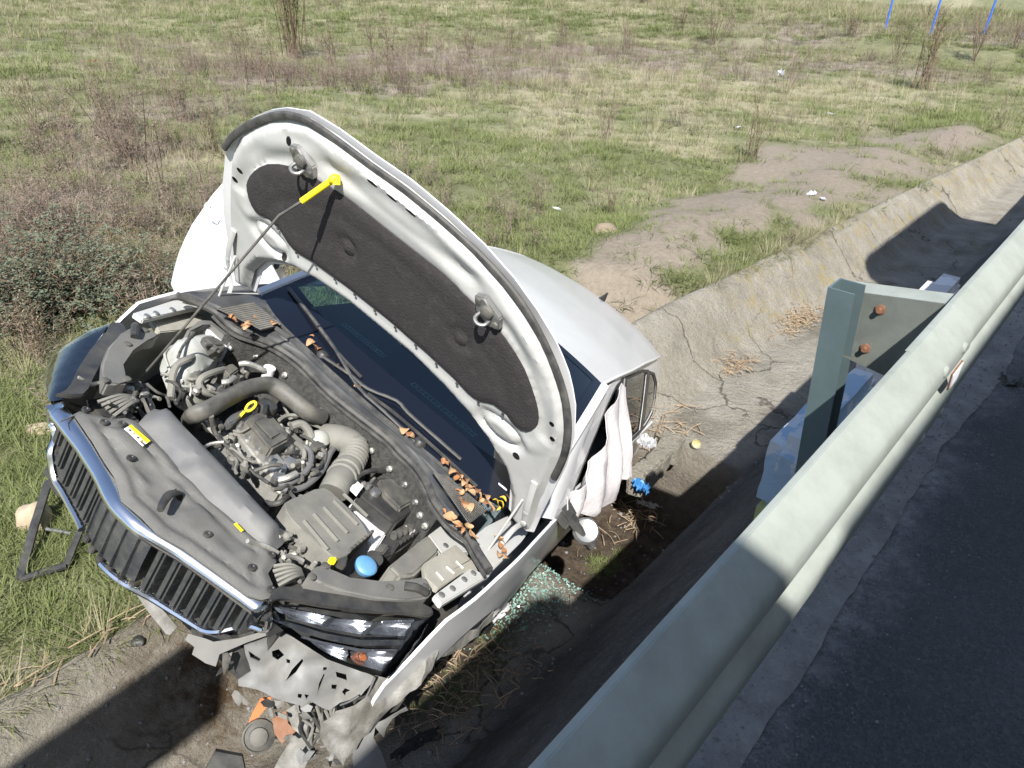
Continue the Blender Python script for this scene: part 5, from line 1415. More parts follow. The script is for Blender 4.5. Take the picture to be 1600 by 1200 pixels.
# ------------------------------------------------------------------ torn front end
def torn(name, px, x, m, amp, step, thick, holes=(), lab=None, nx=V3((.8, .35, .45)), p0=None, sc=7, seed=0):
    nx = nx.normalized(); p0 = p0 or V3((x, .55, .50))
    ex = V3((-nx.y, nx.x, 0)).normalized(); ey = nx.cross(ex)
    def to2(u, v):
        q = UP(u, v, p0, nx) - p0; return (q.dot(ex), q.dot(ey))
    pl = [to2(*q) for q in px]; hs = [[to2(*q) for q in h] for h in holes]
    def f(a, b):
        return p0 + ex * a + ey * b + nx * (amp * (ns(a * sc, b * sc, seed) + .5 * ns(a * sc * 2.7, b * sc * 2.7, seed + 3) + .25 * abs(ns(a * sc * 6, b * sc * 6, seed + 5))))
    return panel2d(name, pl, f, m, car, holes=hs, step=step, thick=thick, label=lab, smooth=True)
torn('bumper_bracket', [Z5(*q) for q in ((620, 455), (700, 430), (800, 390), (880, 430), (1000, 498), (1170, 578), (1255, 612), (1215, 660), (1180, 700), (1080, 740), (1030, 775), (1000, 762), (935, 720), (895, 740), (850, 728), (760, 705), (660, 672), (590, 660), (588, 630), (650, 590), (640, 550), (625, 500))], .66, M['greyplast'], .026, .015, .005,
     [[Z5(*q) for q in h] for h in (((752, 490), (785, 478), (812, 505), (780, 532), (755, 515)), ((820, 622), (850, 570), (900, 515), (905, 530), (870, 580)), ((640, 482), (700, 522), (690, 540), (650, 520)), ((1060, 585), (1110, 600), (1115, 635), (1065, 615)), ((1040, 650), (1068, 655), (1062, 680), (1040, 670)), ((880, 682), (900, 685), (895, 705), (878, 700)), ((910, 685), (935, 690), (920, 712)), ((1000, 558), (1018, 558), (1016, 575), (1000, 575)), ((822, 522), (842, 524), (840, 540), (824, 538)), ((970, 700), (980, 640), (1003, 590), (1008, 600), (990, 650)), ((1090, 690), (1105, 672), (1130, 680), (1110, 690), (1105, 705)))], 'grey plastic bumper bracket cracked and full of slots')
torn('wing_liner', [Z5(*q) for q in ((1255, 612), (1290, 600), (1375, 540), (1420, 500), (1480, 492), (1560, 480), (1530, 545), (1490, 585), (1430, 655), (1370, 725), (1290, 800), (1230, 850), (1180, 900), (1150, 960), (1080, 1000), (1020, 960), (985, 900), (990, 830), (1060, 770), (1140, 735), (1200, 690))], .60, M['liner'], .045, .015, .003, nx=V3((.55, .62, .55)), p0=V3((.50, .80, .58)), lab='crumpled dusty wheel-arch liner', seed=2)
torn('torn_skin', [Z5(*q) for q in ((1180, 870), (1330, 790), (1400, 755), (1410, 770), (1330, 810), (1300, 850), (1290, 900), (1250, 850), (1240, 900), (1275, 960), (1310, 1060), (1150, 1070), (1140, 1000), (1150, 930))], .58, M['greyplast'], .03, .025, .003, nx=V3((.7, .5, .5)), p0=V3((.52, .84, .45)), lab='torn strip of bumper skin', seed=5)
torn('torn_skin', [Z5(*q) for q in ((890, 730), (960, 740), (1000, 800), (980, 900), (930, 940), (880, 880), (850, 860), (820, 770))], .58, M['liner'], .03, .02, .003, p0=V3((.56, .6, .42)), seed=7)
torn('crash_plate', [Z5(*q) for q in ((760, 1060), (800, 980), (870, 880), (905, 870), (955, 905), (930, 1000), (900, 1070))], .58, M['liner'], .012, .02, .006, p0=V3((.55, .55, .35)), lab='bent bare metal plate', seed=9)
torn('undertray_flap', [Z5(*q) for q in ((68, 118), (85, 190), (150, 290), (240, 402), (262, 408), (298, 368), (220, 280), (120, 170))], .70, M['liner'], .008, .03, .004, nx=V3((.9, 0, .4)), p0=V3((.74, .1, .50)), seed=11)
random.seed(31)
for k_ in range(26):
    cx, cy = random.choice(((620, 700), (700, 760), (780, 760), (900, 780), (960, 860), (1010, 940), (1080, 900), (1180, 800), (1230, 740), (1330, 690), (840, 900), (900, 990), (1060, 1020), (450, 520), (560, 540), (640, 600))); cx += random.uniform(-40, 40); cy += random.uniform(-40, 40)
    n_ = random.randrange(4, 8); sz = random.uniform(18, 58); a0 = random.uniform(0, 6.28); el = random.uniform(.25, .8)
    pl = []
    for i_ in range(n_):
        t_ = 2 * math.pi * i_ / n_; r_ = sz * random.uniform(.55, 1.1); x_, y_ = r_ * math.cos(t_), r_ * el * math.sin(t_); pl.append(Z5(cx + x_ * math.cos(a0) - y_ * math.sin(a0), cy + x_ * math.sin(a0) + y_ * math.cos(a0)))
    torn('torn_fragment', pl, .6, M[random.choice(('greyplast', 'liner', 'black', 'dark', 'liner'))], .02, .014, .004, nx=V3((random.uniform(.4, 1), random.uniform(.0, .7), random.uniform(.2, .9))), p0=V3((.60 + random.uniform(-.05, .05), .60, .44)), seed=40 + k_, sc=11)
torn('lower_trim', [Z5(*q) for q in ((350, 400), (470, 440), (600, 420), (760, 375), (770, 395), (640, 440), (570, 470), (500, 500), (480, 560), (430, 545), (370, 500), (380, 465), (335, 430))], .70, M['plastic'], .02, .022, .004, nx=V3((.85, .1, .5)), p0=V3((.72, .35, .57)), seed=13)
torn('orange_panel', [Z5(*q) for q in ((640, 830), (660, 780), (700, 710), (750, 705), (735, 745), (690, 800))], .55, M['orange'], .006, .03, .004, p0=V3((.50, .45, .38)), lab='orange plastic scrap hanging in the wreckage')
bmx = bmesh.new(); c0 = UP(*Z5(690, 895), V3((.52, .5, .34)), V3((.8, .3, .5)).normalized()); bm_lathe(bmx, c0, (.7, .3, .6), [(.02, -.06), (.046, -.05), (.052, -.02), (.052, .0), (.046, .004), (.044, -.006), (.030, .004), (.028, .012), (.012, .016)], 20); link('horn', bmx, M['dark'], car, smooth=True)
torn('rusty_bracket', [Z5(*q) for q in ((755, 810), (820, 770), (830, 830), (870, 870), (800, 930), (765, 880))], .52, M['rust'], .012, .03, .005, p0=V3((.50, .55, .36)), seed=15)
torn('black_flap', [Z5(*q) for q in ((430, 1062), (480, 965), (610, 990), (625, 1062))], .52, M['black'], .006, .03, .02, p0=V3((.50, .42, .22)), seed=16)
random.seed(4)
for k in range(16):            # cords and torn wires hanging out
    u0 = 880 + 12 * k + random.uniform(-10, 10); v0 = random.uniform(720, 790)
    P = [UP(*Z5(u0 + j * random.uniform(-4, 26) , v0 + j * random.uniform(35, 60)), V3((.60 - j * .01, .62, .42)), V3((.8, .35, .45)).normalized()) for j in range(5)]
    tube('torn_wire', P, random.uniform(.0025, .0055), M[random.choice(('liner', 'black', 'airbox'))], car, 6, 3)
for P in ([(1250, 610), (1220, 680), (1190, 740), (1200, 780)], [(1080, 780), (1095, 805), (1130, 805), (1150, 780)], [(1080, 745), (1130, 725), (1170, 700)]):
    tube('torn_wire', [UP(*Z5(*q), V3((.57, .78, .55)), V3((.7, .45, .55)).normalized()) for q in P], .004, M['black'], car, 6, 4)
# dark strip and torn arch edge under the white wing
torn('arch_edge', [Z8(*q) for q in ((335, 580), (420, 550), (520, 540), (640, 470), (740, 420), (800, 350), (815, 330), (800, 390), (720, 470), (640, 540), (590, 570), (520, 590), (410, 590))], .4, M['liner'], .015, .025, .003, nx=V3((.1, .9, .45)), p0=V3((.30, .86, .62)), seed=17)
# body colour lower apron of the wing: dented fold

# ================================================================== leaves lying on the cowl
def leaf_mesh(seed):
    r = random.Random(seed); bm = bmesh.new(); rows = []
    L_ = r.uniform(.032, .06); W_ = L_ * r.uniform(.28, .45); curl = r.uniform(.4, 1.6); bend = r.uniform(-1.2, 1.2)
    for i in range(7):
        t = i / 6; wd = W_ * math.sin(math.pi * min(1, t * .93 + .04)) ** .8
        row = []
        for j in range(4):
            a = (j / 3 - .5) * 2
            row.append(bm.verts.new((L_ * (t - .5), a * wd * math.cos(curl * a * .6), wd * abs(a) * math.sin(curl * .6) + bend * L_ * (t - .5) ** 2 + r.uniform(-.0015, .0015) + .003)))
        rows.append(row)
    for i in range(6):
        for j in range(3): bm.faces.new([rows[i][j], rows[i + 1][j], rows[i + 1][j + 1], rows[i][j + 1]])
    me = bpy.data.meshes.new('leaf'); bm.to_mesh(me); bm.free(); me.polygons.foreach_set('use_smooth', [True] * len(me.polygons)); return me
LM = [leaf_mesh(i) for i in range(8)]
LB = []
for me in LM[:5]: me.materials.append(M['leaf'])
for me in LM[5:7]: me.materials.append(M['leaf2'])
LM[0].materials[0] = M['leaf3']; LM[2].materials[0] = M['leaf2']
LM[7].materials.append(M['leafy'])
spots = [(*Z2(*q), z) for z, L_ in ((.985, [(640, 215), (655, 235), (675, 255), (715, 275), (740, 285), (765, 275), (752, 262), (790, 230), (898, 250), (912, 268)]), (1.012, [(1150, 345), (1175, 352), (1145, 385), (1160, 410), (1185, 415), (1318, 445), (1350, 465), (1312, 520), (1280, 478), (1440, 650)])) for q in L_]
spots += [(*Z3(*q), z) for z, L_ in ((1.012, [(928, 285), (950, 310), (975, 325), (640, 8), (925, 108), (1205, 380), (1225, 400), (1165, 485), (1185, 500), (1195, 480), (1215, 535), (1245, 565), (1270, 575), (1255, 595), (1285, 600), (1300, 620), (1320, 640), (1340, 655), (1310, 600), (1365, 650), (1350, 680), (1390, 690), (1380, 665), (1410, 715), (1430, 735), (1405, 745), (1450, 760), (1475, 780), (1440, 700), (1585, 725), (1600, 745), (1570, 715)]), (.985, [(1260, 670), (1280, 690), (1270, 720), (1295, 745), (1325, 765), (1210, 830), (1235, 855), (1255, 880), (1275, 885), (1290, 910), (1315, 905), (1325, 935), (1345, 960), (1170, 795)]), (.92, [(1510, 975), (1535, 985), (1525, 1015), (1545, 1045), (1530, 1070), (1560, 1085)])) for q in L_]
yel = [(*Z3(*q), 1.018) for q in ((1500, 730), (1530, 745), (1545, 715), (1515, 770))]
random.seed(3)
def put_leaf(u, v, z, me, lab):
    p = U(u, v, z + random.uniform(.004, .016))
    o = bpy.data.objects.new('dry_leaf', me); COL.objects.link(o)
    o.matrix_world = CARM @ Matrix.Translation(p) @ Matrix.Rotation(random.uniform(0, 6.28), 4, 'Z') @ Matrix.Rotation(random.uniform(-.5, .5), 4, 'X') @ Matrix.Rotation(random.uniform(-.4, .4), 4, 'Y') @ Matrix.Diagonal((*[random.uniform(.6, .95)] * 3, 1))
    tag(o, lab, 'leaf', 'dry leaves lying below the windscreen')
def leaf_place(u, v):
    if u < 440: return 'dry brown leaf on the air-intake mesh at the meadow side of the cowl'
    if u < 520: return 'curled brown leaf in the pair of clumps beside the upper wiper pivot'
    if u < 575: return 'small leaf caught under the long wiper on the dark windscreen border'
    if v > 835 and u > 770: return 'dry leaf on the white wing by the bonnet hinge'
    if u < 660: return 'curled dry leaf beside the lower wiper pivot cap'
    if v > 805: return 'dry leaf wedged along the rubber seal below the ditch-side mesh'
    if v > 765 and u < 735: return 'dry leaf lying on the ditch-side air-intake mesh'
    return 'dry leaf in the heap along the foot of the windscreen on the ditch side'
for q in spots: put_leaf(*q, LM[random.randrange(7)], leaf_place(q[0], q[1]))
for q in yel: put_leaf(*q, LM[7], 'bright yellow leaf among the brown ones in the corner of the windscreen')

# ================================================================== loose things in the ditch and on the grass
def on_ditch(u, v, z0=-1.3):
    p = G(u, v, z0)
    for _ in range(12):
        s, c = sc_of(p); p = G(u, v, ditch_z(s, c) if c < 2.6 else field_z(p.x, p.y))
    return p
# black frame lying in the grass
F = [on_ditch(35, 910, -.95) + V3((0, 0, .03)), on_ditch(62, 850, -.95) + V3((0, 0, .12)), on_ditch(92, 792, -.95) + V3((0, 0, .22))]
F2 = [F[2] + V3((.02, .0, 0)), on_ditch(100, 770, -.95) + V3((0, 0, .28))]
fr = empty('plastic_trim_frame', 'black angular trim frame lying on the grass in front of the grille', 'trim piece', F[0])
def seg(P, r, m=M['black']):
    bm = bmesh.new(); bm_tube(bm, [p - F[0] for p in P], r, 6, 1, .6); return link('frame_bar', bm, m, fr, smooth=True)
A_ = on_ditch(35, 912, -.95) + V3((0, 0, .03)); B_ = on_ditch(108, 893, -.95) + V3((0, 0, .04)); C_ = on_ditch(141, 838, -.95) + V3((0, 0, .10)); D_ = on_ditch(92, 790, -.95) + V3((0, 0, .16)); E_ = on_ditch(112, 838, -.95) + V3((0, 0, .02)); H_ = on_ditch(75, 838, -.95) + V3((0, 0, .05))
seg([A_, A_.lerp(D_, .5) + V3((0, 0, .01)), D_], .022); seg([A_, B_], .022); seg([B_, C_], .018); seg([H_, E_], .010, M['steel'])
def rock(name, p, size, m, lab, cat='stone', seed=0, grp=None):
    bm = bmesh.new(); bmesh.ops.create_icosphere(bm, subdivisions=3, radius=1)
    for v in bm.verts:
        n_ = v.co.normalized(); k = 1 + .28 * ns(n_.x * 1.3 + seed, n_.y * 1.3, n_.z * 1.3) + .06 * ns(n_.x * 5, n_.y * 5 + seed, n_.z * 5)
        v.co = V3((n_.x * size[0] * k, n_.y * size[1] * k, n_.z * size[2] * k))
    o = link(name, bm, m, smooth=True); o.location = p; return tag(o, lab, cat, grp)
rock('stone', on_ditch(58, 818, -.95) + V3((0, 0, .04)), (.085, .075, .075), M['stone'], 'pale rounded stone in the grass behind the black trim frame', seed=3)
rock('flat_stone', on_ditch(62, 672, -.95) + V3((0, 0, .0)), (.12, .07, .03), M['stone'], 'flat grey stone in the grass left of the grille', seed=6)
rock('dirt_lump', on_ditch(945, 362, -.95) + V3((0, 0, -.03)), (.14, .12, .11), mat('brown_earth', (.22, .17, .125), .95, bump=.6, bscale=20), 'round brown lump of earth beyond the car roof', 'earth lump', 8)
rock('pebble', on_ditch(216, 1004) + V3((0, 0, .01)), (.03, .025, .015), M['black'], 'small black pebble on the ditch slope below the grille', 'pebble', 9)
# scraps
def scrap(name, u, v, size, m, lab, cat, z0=-1.35, seed=0, lift=.02, flat=.35):
    r = random.Random(seed); bm = bmesh.new(); n = 9
    V = [[bm.verts.new(((i / n - .5) * size[0] + r.uniform(-.1, .1) * size[0] / n, (j / n - .5) * size[1] + r.uniform(-.1, .1) * size[1] / n, (abs(ns(i * .6 + seed, j * .6)) + .4 * ns(i * 1.5, j * 1.5 + seed)) * min(size) * flat)) for j in range(n + 1)] for i in range(n + 1)]
    for i in range(n):
        for j in range(n):
            x, y = (i + .5) / n - .5, (j + .5) / n - .5
            if (abs(x) ** 2.2 + abs(y) ** 2.2) < .21 + .10 * ns(x * 5 + seed, y * 5): bm.faces.new([V[i][j], V[i + 1][j], V[i + 1][j + 1], V[i][j + 1]])
    for v_ in [q for q in bm.verts if not q.link_faces]: bm.verts.remove(v_)
    bmesh.ops.solidify(bm, geom=list(bm.faces), thickness=.003)
    o = link(name, bm, m, smooth=True); o.location = on_ditch(u, v, z0) + V3((0, 0, lift)); o.rotation_euler = (r.uniform(-.3, .3), r.uniform(-.3, .3), r.uniform(0, 6)); return tag(o, lab, cat)
scrap('plastic_bag', 1000, 768, (.12, .09), M['bluelit'], 'crumpled bright blue plastic bag in the dark pit beside the car', 'bag', seed=1, flat=1.0, lift=.03)
scrap('paper_tissue', 1018, 792, (.22, .09), M['litter'], 'crumpled white tissue in the shaded pit below the blue bag', 'tissue', seed=2, flat=.6)
scrap('mirror_cover', 945, 770, (.16, .13), M['white'], 'white mirror cover lying against the front door', 'mirror cover', seed=3, flat=.5, lift=.10)
scrap('handle_cover', 1007, 712, (.17, .12), M['white'], 'white curved plastic cover lying behind the rear of the car', 'plastic cover', seed=4, flat=.5, lift=.10)
scrap('bumper_fragment', 775, 978, (.16, .09), M['white'], 'white fragment of bumper with black edge under the front wing', 'car fragment', seed=5, flat=.5, lift=.10)
scrap('grille_fragment', 765, 992, (.15, .04), M['black'], 'black strip of broken trim under the white fragment', 'car fragment', seed=6, flat=.3, lift=.07)
scrap('clear_fragment', 652, 1172, (.06, .26), M['foil'], 'long thin shard of clear plastic standing in the ditch at the bottom', 'shard', seed=7, flat=.5, lift=.05)
scrap('plastic_bag', 1217, 130, (.30, .22), M['litter'], 'torn white plastic bag caught on weeds in the meadow', 'bag', -.95, 8, .25, 1.2)
scrap('paper_scrap', 1268, 305, (.13, .10), M['litter'], 'white scrap of paper on the bank above the ditch', 'litter', -.95, 9, .02)
scrap('paper_scrap', 1285, 313, (.12, .08), M['litter'], 'pale blue-white scrap of paper right of another on the bank', 'litter', -.95, 10, .02)
scrap('paper_scrap', 1153, 203, (.13, .08), M['litter'], 'small white scrap of paper at the foot of pale dry stalks', 'litter', -.95, 11, .05)
scrap('paper_scrap', 1297, 180, (.2, .12), M['litter'], 'white scrap of paper in grass at the top of the bare bank', 'litter', -.95, 12, .03)
scrap('paper_scrap', 870, 330, (.10, .05), M['litter'], 'pale scrap in the grass above the car roof', 'litter', -.95, 13, .03)
scrap('red_scrap', 147, 100, (.3, .2), M['vanred'], 'small dull red scrap far out in the meadow', 'litter', -.95, 14, .05)
scrap('red_strip', 1592, 489, (.16, .03), M['vanred'], 'narrow red strip lying on the road at the right edge', 'litter', 0, 15, .01)
scrap('rag', 1580, 600, (.16, .10), M['dark'], 'dark rag lying on the road at the right edge', 'rag', 0, 16, .012)
# tin lid, sticks
bm = bmesh.new(); bm_lathe(bm, (0, 0, 0), (.3, -.6, .75), [(.026, -.012), (.032, -.006), (.032, .012), (.028, .013), (.023, .007)], 20)
o = link('jar_lid', bm, mat('yellowed_tin', (.42, .36, .12), .5, .5, dirt=(.5, .5, .45), dscale=9, damount=.8), smooth=True); o.location = on_ditch(1086, 700) + V3((0, 0, .03)); tag(o, 'round yellowed tin lid in the dark water of the pit', 'lid')
# kerb blocks along the edge of the pit
random.seed(9)
for k, (u, v, sz) in enumerate(((1048, 690, .15), (1030, 712, .12), (1012, 728, .13), (996, 742, .11))):
    p = G(u, v, -1.33); bm = bmesh.new(); bm_box(bm, (0, 0, 0), (sz, sz * 1.3, .14), None, .012)
    bmesh.ops.subdivide_edges(bm, edges=[e for e in bm.edges if e.calc_length() > .05], cuts=2, use_grid_fill=True)
    for v_ in bm.verts: v_.co += V3((ns(*(v_.co * 12 + V3((k, 0, 0)))), ns(*(v_.co * 12 + V3((k, 5, 0)))), ns(*(v_.co * 12 + V3((k, 9, 0)))))) * .010
    o = link('kerb_block', bm, ditch.data.materials[0], smooth=True); o.location = V3((p.x, p.y, -1.385)); o.rotation_euler = (0, 0, -.5 + random.uniform(-.2, .2))
    tag(o, ['pale concrete block at the pit edge nearest the tail of the car', 'second concrete block along the pit edge from the car tail', 'third concrete block along the pit edge from the car tail', 'mossy concrete block at the pit edge closest to the front door'][k], 'concrete block', 'concrete blocks along the pit edge')
# twigs: one heap below the floor slope, single ones on the ditch
def twig_heap(name, u, v, spread, n, lab, seed, L_=(.06, .2), m=None):
    r = random.Random(seed); bm = bmesh.new(); c = on_ditch(u, v)
    for _ in range(n):
        s0 = r.gauss(0, spread[0]); c0 = r.gauss(0, spread[1]); p = c + DS * s0 + DN * c0
        q = sc_of(p); p.z = ditch_z(*q) + r.uniform(.004, .03); a = r.uniform(0, 6.28); d = V3((math.cos(a), math.sin(a), r.uniform(-.15, .25))) * r.uniform(*L_)
        bm_tube(bm, [p - c, p - c + d * .5 + V3((r.uniform(-.01, .01), r.uniform(-.01, .01), .01)), p - c + d], r.uniform(.0015, .004), 4, 2)
    o = link(name, bm, m or mat('dry_twigs_' + str(seed), (.24, .17, .11), .9, dirt=(.38, .30, .20), dscale=30, damount=.8)); o.location = c; o['kind'] = 'stuff'; o['label'] = lab; return o
twig_heap('dry_twigs', 1250, 500, (.22, .06), 320, 'heap of dry twigs and leaves on the ditch floor', 1, (.02, .09))
twig_heap('dry_twigs', 1150, 575, (.12, .05), 110, 'sparse dry twigs on the ditch floor', 2, (.02, .08))
twig_heap('dead_plant_litter', 720, 1060, (.20, .12), 220, 'dead stalks and roots on the ditch floor under the front wing', 3, (.04, .13))
twig_heap('dead_plant_litter', 1000, 790, (.22, .10), 150, 'dead stalks in the dark pit', 4, (.05, .16))
twig_heap('dead_plant_litter', 150, 1010, (.35, .04), 34, 'dead roots along the broken edge of the ditch', 6, (.04, .16))
twig_heap('glass_crumbs', 840, 915, (.14, .08), 10, 'green glass crumbs', 5, (.01, .02))
bpy.data.objects.remove(bpy.data.objects['glass_crumbs'])
r = random.Random(12); bm = bmesh.new(); c = on_ditch(835, 925)
for _ in range(750):
    p = c + DS * r.gauss(0, .24) + DN * (r.gauss(0, .10)); p.z = ditch_z(*sc_of(p)) + r.uniform(.0, .015)
    bm_box(bm, p - c, (r.uniform(.004, .011), r.uniform(.004, .011), .005), Matrix.Rotation(r.uniform(0, 3), 3, 'Z') @ Matrix.Rotation(r.uniform(-.8, .8), 3, 'X'))
o = link('broken_glass', bm, M['shard']); o.location = c; o['kind'] = 'stuff'; o['label'] = 'crumbs of green broken window glass in the ditch'

# ================================================================== unseen vehicles, placed and sized for the shadows they cast into view
# recovery crane added unseen at the left; its boom casts the shadow band
cr = empty('recovery_crane', 'yellow recovery crane on the road with its boom reaching along the guardrail', 'crane', SCW(-6.6, -.2))
co = cr.location
bm = bmesh.new(); bm_tube(bm, [SCW(-6.6, .0, .9) - co, SCW(-6.6, .0, 2.5) - co], .16, 10, 1); link('mast', bm, M['yellow'], cr, smooth=True)
bm = bmesh.new(); bm_prism(bm, [SCW(-6.8, -.06, 2.36) - co, SCW(-6.8, .16, 2.36) - co, SCW(-1.55, .34, 2.36) - co, SCW(-1.55, .12, 2.36) - co], V3((0, 0, .30)), .02); link('boom', bm, M['yellow'], cr, smooth=True)
bm = bmesh.new(); bm_box(bm, SCW(-6.7, -1.0, .75) - co, (2.6, 2.2, .3), Matrix.Rotation(math.atan2(DS.y, DS.x), 3, 'Z'), .03); link('base', bm, M['steel'], cr, smooth=True)
for a_, b_ in ((-1, -1), (1, -1), (-1, 1), (1, 1)):
    bm = bmesh.new(); bm_lathe(bm, SCW(-6.7 + a_ * .9, -1.0 + b_ * .95, .36) - co, DN * b_, [(.2, -.10), (.34, -.10), (.36, 0), (.34, .1), (.2, .1), (.05, .06)], 20); link('wheel', bm, M['tyre'], cr, smooth=True)

def shade_truck(name, lab, s0, s1, c0, c1, hgt, body_m, flip=False):
    L_ = s1 - s0; root = empty(name, lab, 'truck', SCW((s0 + s1) / 2, (c0 + c1) / 2))
    root.rotation_euler = (0, 0, math.atan2(DS.y, DS.x) + (math.pi if flip else 0))
    wd = c1 - c0; h2 = L_ / 2
    bm = bmesh.new()
    prof = [(-h2, .45), (-h2, hgt - .12), (-h2 + .12, hgt), (h2 - 1.55, hgt), (h2 - 1.25, hgt - .08), (h2 - .75, hgt * .58), (h2 - .05, hgt * .46), (h2, hgt * .35), (h2, .40), (h2 - .1, .28), (-h2 + .1, .28)]
    bm_prism(bm, [V3((x, -wd / 2, z)) for x, z in prof], V3((0, wd, 0)), .06, 3); link('body', bm, body_m, root, smooth=True)
    bm = bmesh.new(); bm_prism(bm, [V3((h2 - 1.22, y, hgt - .12)) for y in (0,)] and [V3((h2 - 1.235, -wd / 2 + .15, hgt - .11)), V3((h2 - 1.235, wd / 2 - .15, hgt - .11)), V3((h2 - .765, wd / 2 - .12, hgt * .58 + .05)), V3((h2 - .765, -wd / 2 + .12, hgt * .58 + .05))], V3((.02, 0, .02))); link('windscreen', bm, M['frit'], root)
    for sg in (-1, 1):
        bm = bmesh.new(); bm_prism(bm, [V3((x, sg * (wd / 2 - .004), z)) for x, z in ((h2 - 1.3, hgt - .25), (h2 - .9, hgt * .62), (h2 - 1.9, hgt * .60), (h2 - 1.9, hgt - .25))], V3((0, sg * .012, 0))); link('side_window', bm, M['frit'], root)
        bm = bmesh.new(); bm_box(bm, (h2 - .02, sg * (wd / 2 - .25), hgt * .40), (.08, .32, .16), None, .02); link('headlight', bm, M['label'], root, smooth=True)
        for x in (-h2 + .85, h2 - .85):
            bm = bmesh.new(); bm_lathe(bm, (x, sg * (wd / 2 - .10), .33), (0, sg, 0), [(.2, -.10), (.32, -.10), (.335, -.05), (.335, .08), (.31, .11), (.20, .105), (.18, .07), (.04, .09)], 24); link('wheel', bm, M['tyre'], root, smooth=True)
    return root
shade_truck('truck', 'white box truck parked on the road right of the camera spot', -.70, 4.4, -3.9, -1.51, 3.6, M['white'])  # unseen; roof edge set so its shadow covers the road
shade_truck('truck', 'white box truck parked tail first behind the camera spot', -6.6, -.83, -3.7, -1.24, 3.8, M['white'], True)  # added unseen so the closest rail and slope lie in shadow
shade_truck('truck', 'tall dark grey truck parked on the road further along the guardrail', 5.06, 9.8, -3.3, -.94, 4.0, M['plastic2'])  # unseen; height set by the shadow wanted in the far ditch

# ================================================================== plants
def plant_mat(name, a, b, trans=.3):
    m = bpy.data.materials.new(name); m.use_nodes = True; nt = m.node_tree; nt.nodes.clear(); L = nt.links.new
    o = _n(nt, 'ShaderNodeOutputMaterial'); d = _n(nt, 'ShaderNodeBsdfDiffuse'); t = _n(nt, 'ShaderNodeBsdfTranslucent'); mx = _n(nt, 'ShaderNodeMixShader'); mx.inputs[0].default_value = trans
    oi = _n(nt, 'ShaderNodeObjectInfo'); cm = _n(nt, 'ShaderNodeMix', data_type='RGBA'); cm.inputs['A'].default_value = (*a, 1); cm.inputs['B'].default_value = (*b, 1)
    g = _n(nt, 'ShaderNodeNewGeometry'); ad = _n(nt, 'ShaderNodeMath', operation='ADD'); ml = _n(nt, 'ShaderNodeMath', operation='MULTIPLY'); ml.inputs[1].default_value = .5
    L(oi.outputs['Random'], ad.inputs[0]); L(g.outputs['Random Per Island'], ad.inputs[1]); L(ad.outputs[0], ml.inputs[0]); L(ml.outputs[0], cm.inputs['Factor'])
    L(cm.outputs['Result'], d.inputs[0]); L(cm.outputs['Result'], t.inputs[0]); L(d.outputs[0], mx.inputs[1]); L(t.outputs[0], mx.inputs[2]); L(mx.outputs[0], o.inputs[0])
    return m
PM = {'green': plant_mat('green_grass', (.12, .15, .048), (.265, .285, .14)), 'dry': plant_mat('dry_grass', (.29, .26, .16), (.43, .395, .28)), 'weed': plant_mat('brown_weeds', (.17, .13, .10), (.31, .25, .205)), 'grey': plant_mat('grey_green_leaves', (.12, .155, .10), (.26, .30, .225)), 'stem': plant_mat('brown_stems', (.12, .085, .06), (.22, .165, .12), 0.0), 'olive': plant_mat('olive_leaves', (.12, .14, .05), (.22, .22, .09))}
def blade(bm, p, d, L_, w_, bend, segs=2):
    side = V3((-d.y, d.x, 0)); side = side.normalized() if side.length > 1e-4 else V3((1, 0, 0))
    prev = None; q = p.copy(); dd = d.normalized()
    for i in range(segs + 1):
        ww = w_ * (1 - i / (segs + .001)) * .5
        cur = (bm.verts.new(q - side * ww), bm.verts.new(q + side * ww)) if i < segs else (bm.verts.new(q),)
        if prev:
            if len(cur) == 2: bm.faces.new([prev[0], prev[1], cur[1], cur[0]])
            else: bm.faces.new([prev[0], prev[1], cur[0]])
        prev = cur; dd = (dd + V3((d.x, d.y, -bend)) * .5).normalized(); q = q + dd * (L_ / segs)
def clump(name, kind, seed, m):
    r = random.Random(seed); bm = bmesh.new()
    if kind == 'grass':
        for _ in range(46):
            a = r.uniform(0, 6.28); rr = .09 * math.sqrt(r.random()); e = r.uniform(.15, 1.3)
            blade(bm, V3((rr * math.cos(a), rr * math.sin(a), 0)), V3((math.cos(a + r.uniform(-1, 1)) * math.cos(e), math.sin(a + r.uniform(-1, 1)) * math.cos(e), math.sin(e))), r.uniform(.05, .15), r.uniform(.004, .0075), r.uniform(.1, .8))
    elif kind == 'tall':
        for _ in range(40):
            a = r.uniform(0, 6.28); rr = .08 * math.sqrt(r.random()); e = r.uniform(.7, 1.5)
            blade(bm, V3((rr * math.cos(a), rr * math.sin(a), 0)), V3((math.cos(a) * math.cos(e), math.sin(a) * math.cos(e), math.sin(e))), r.uniform(.14, .40), r.uniform(.003, .006), r.uniform(.0, .6), 3)
    else:
        for _ in range(9):
            a = r.uniform(0, 6.28); rr = .1 * math.sqrt(r.random()); H = r.uniform(.2, .5); p = V3((rr * math.cos(a), rr * math.sin(a), 0)); d = V3((r.uniform(-.3, .3), r.uniform(-.3, .3), 1)).normalized()
            blade(bm, p, d, H, .006, .05, 3)
            for k in range(9):
                t = r.uniform(.3, 1); q = p + d * H * t; aa = r.uniform(0, 6.28)
                blade(bm, q, V3((math.cos(aa), math.sin(aa), r.uniform(.1, 1))), r.uniform(.03, .09), r.uniform(.005, .012), .2, 1)
    me = bpy.data.meshes.new(name); bm.to_mesh(me); bm.free(); me.materials.append(m)
    return bpy.data.objects.new(name, me)
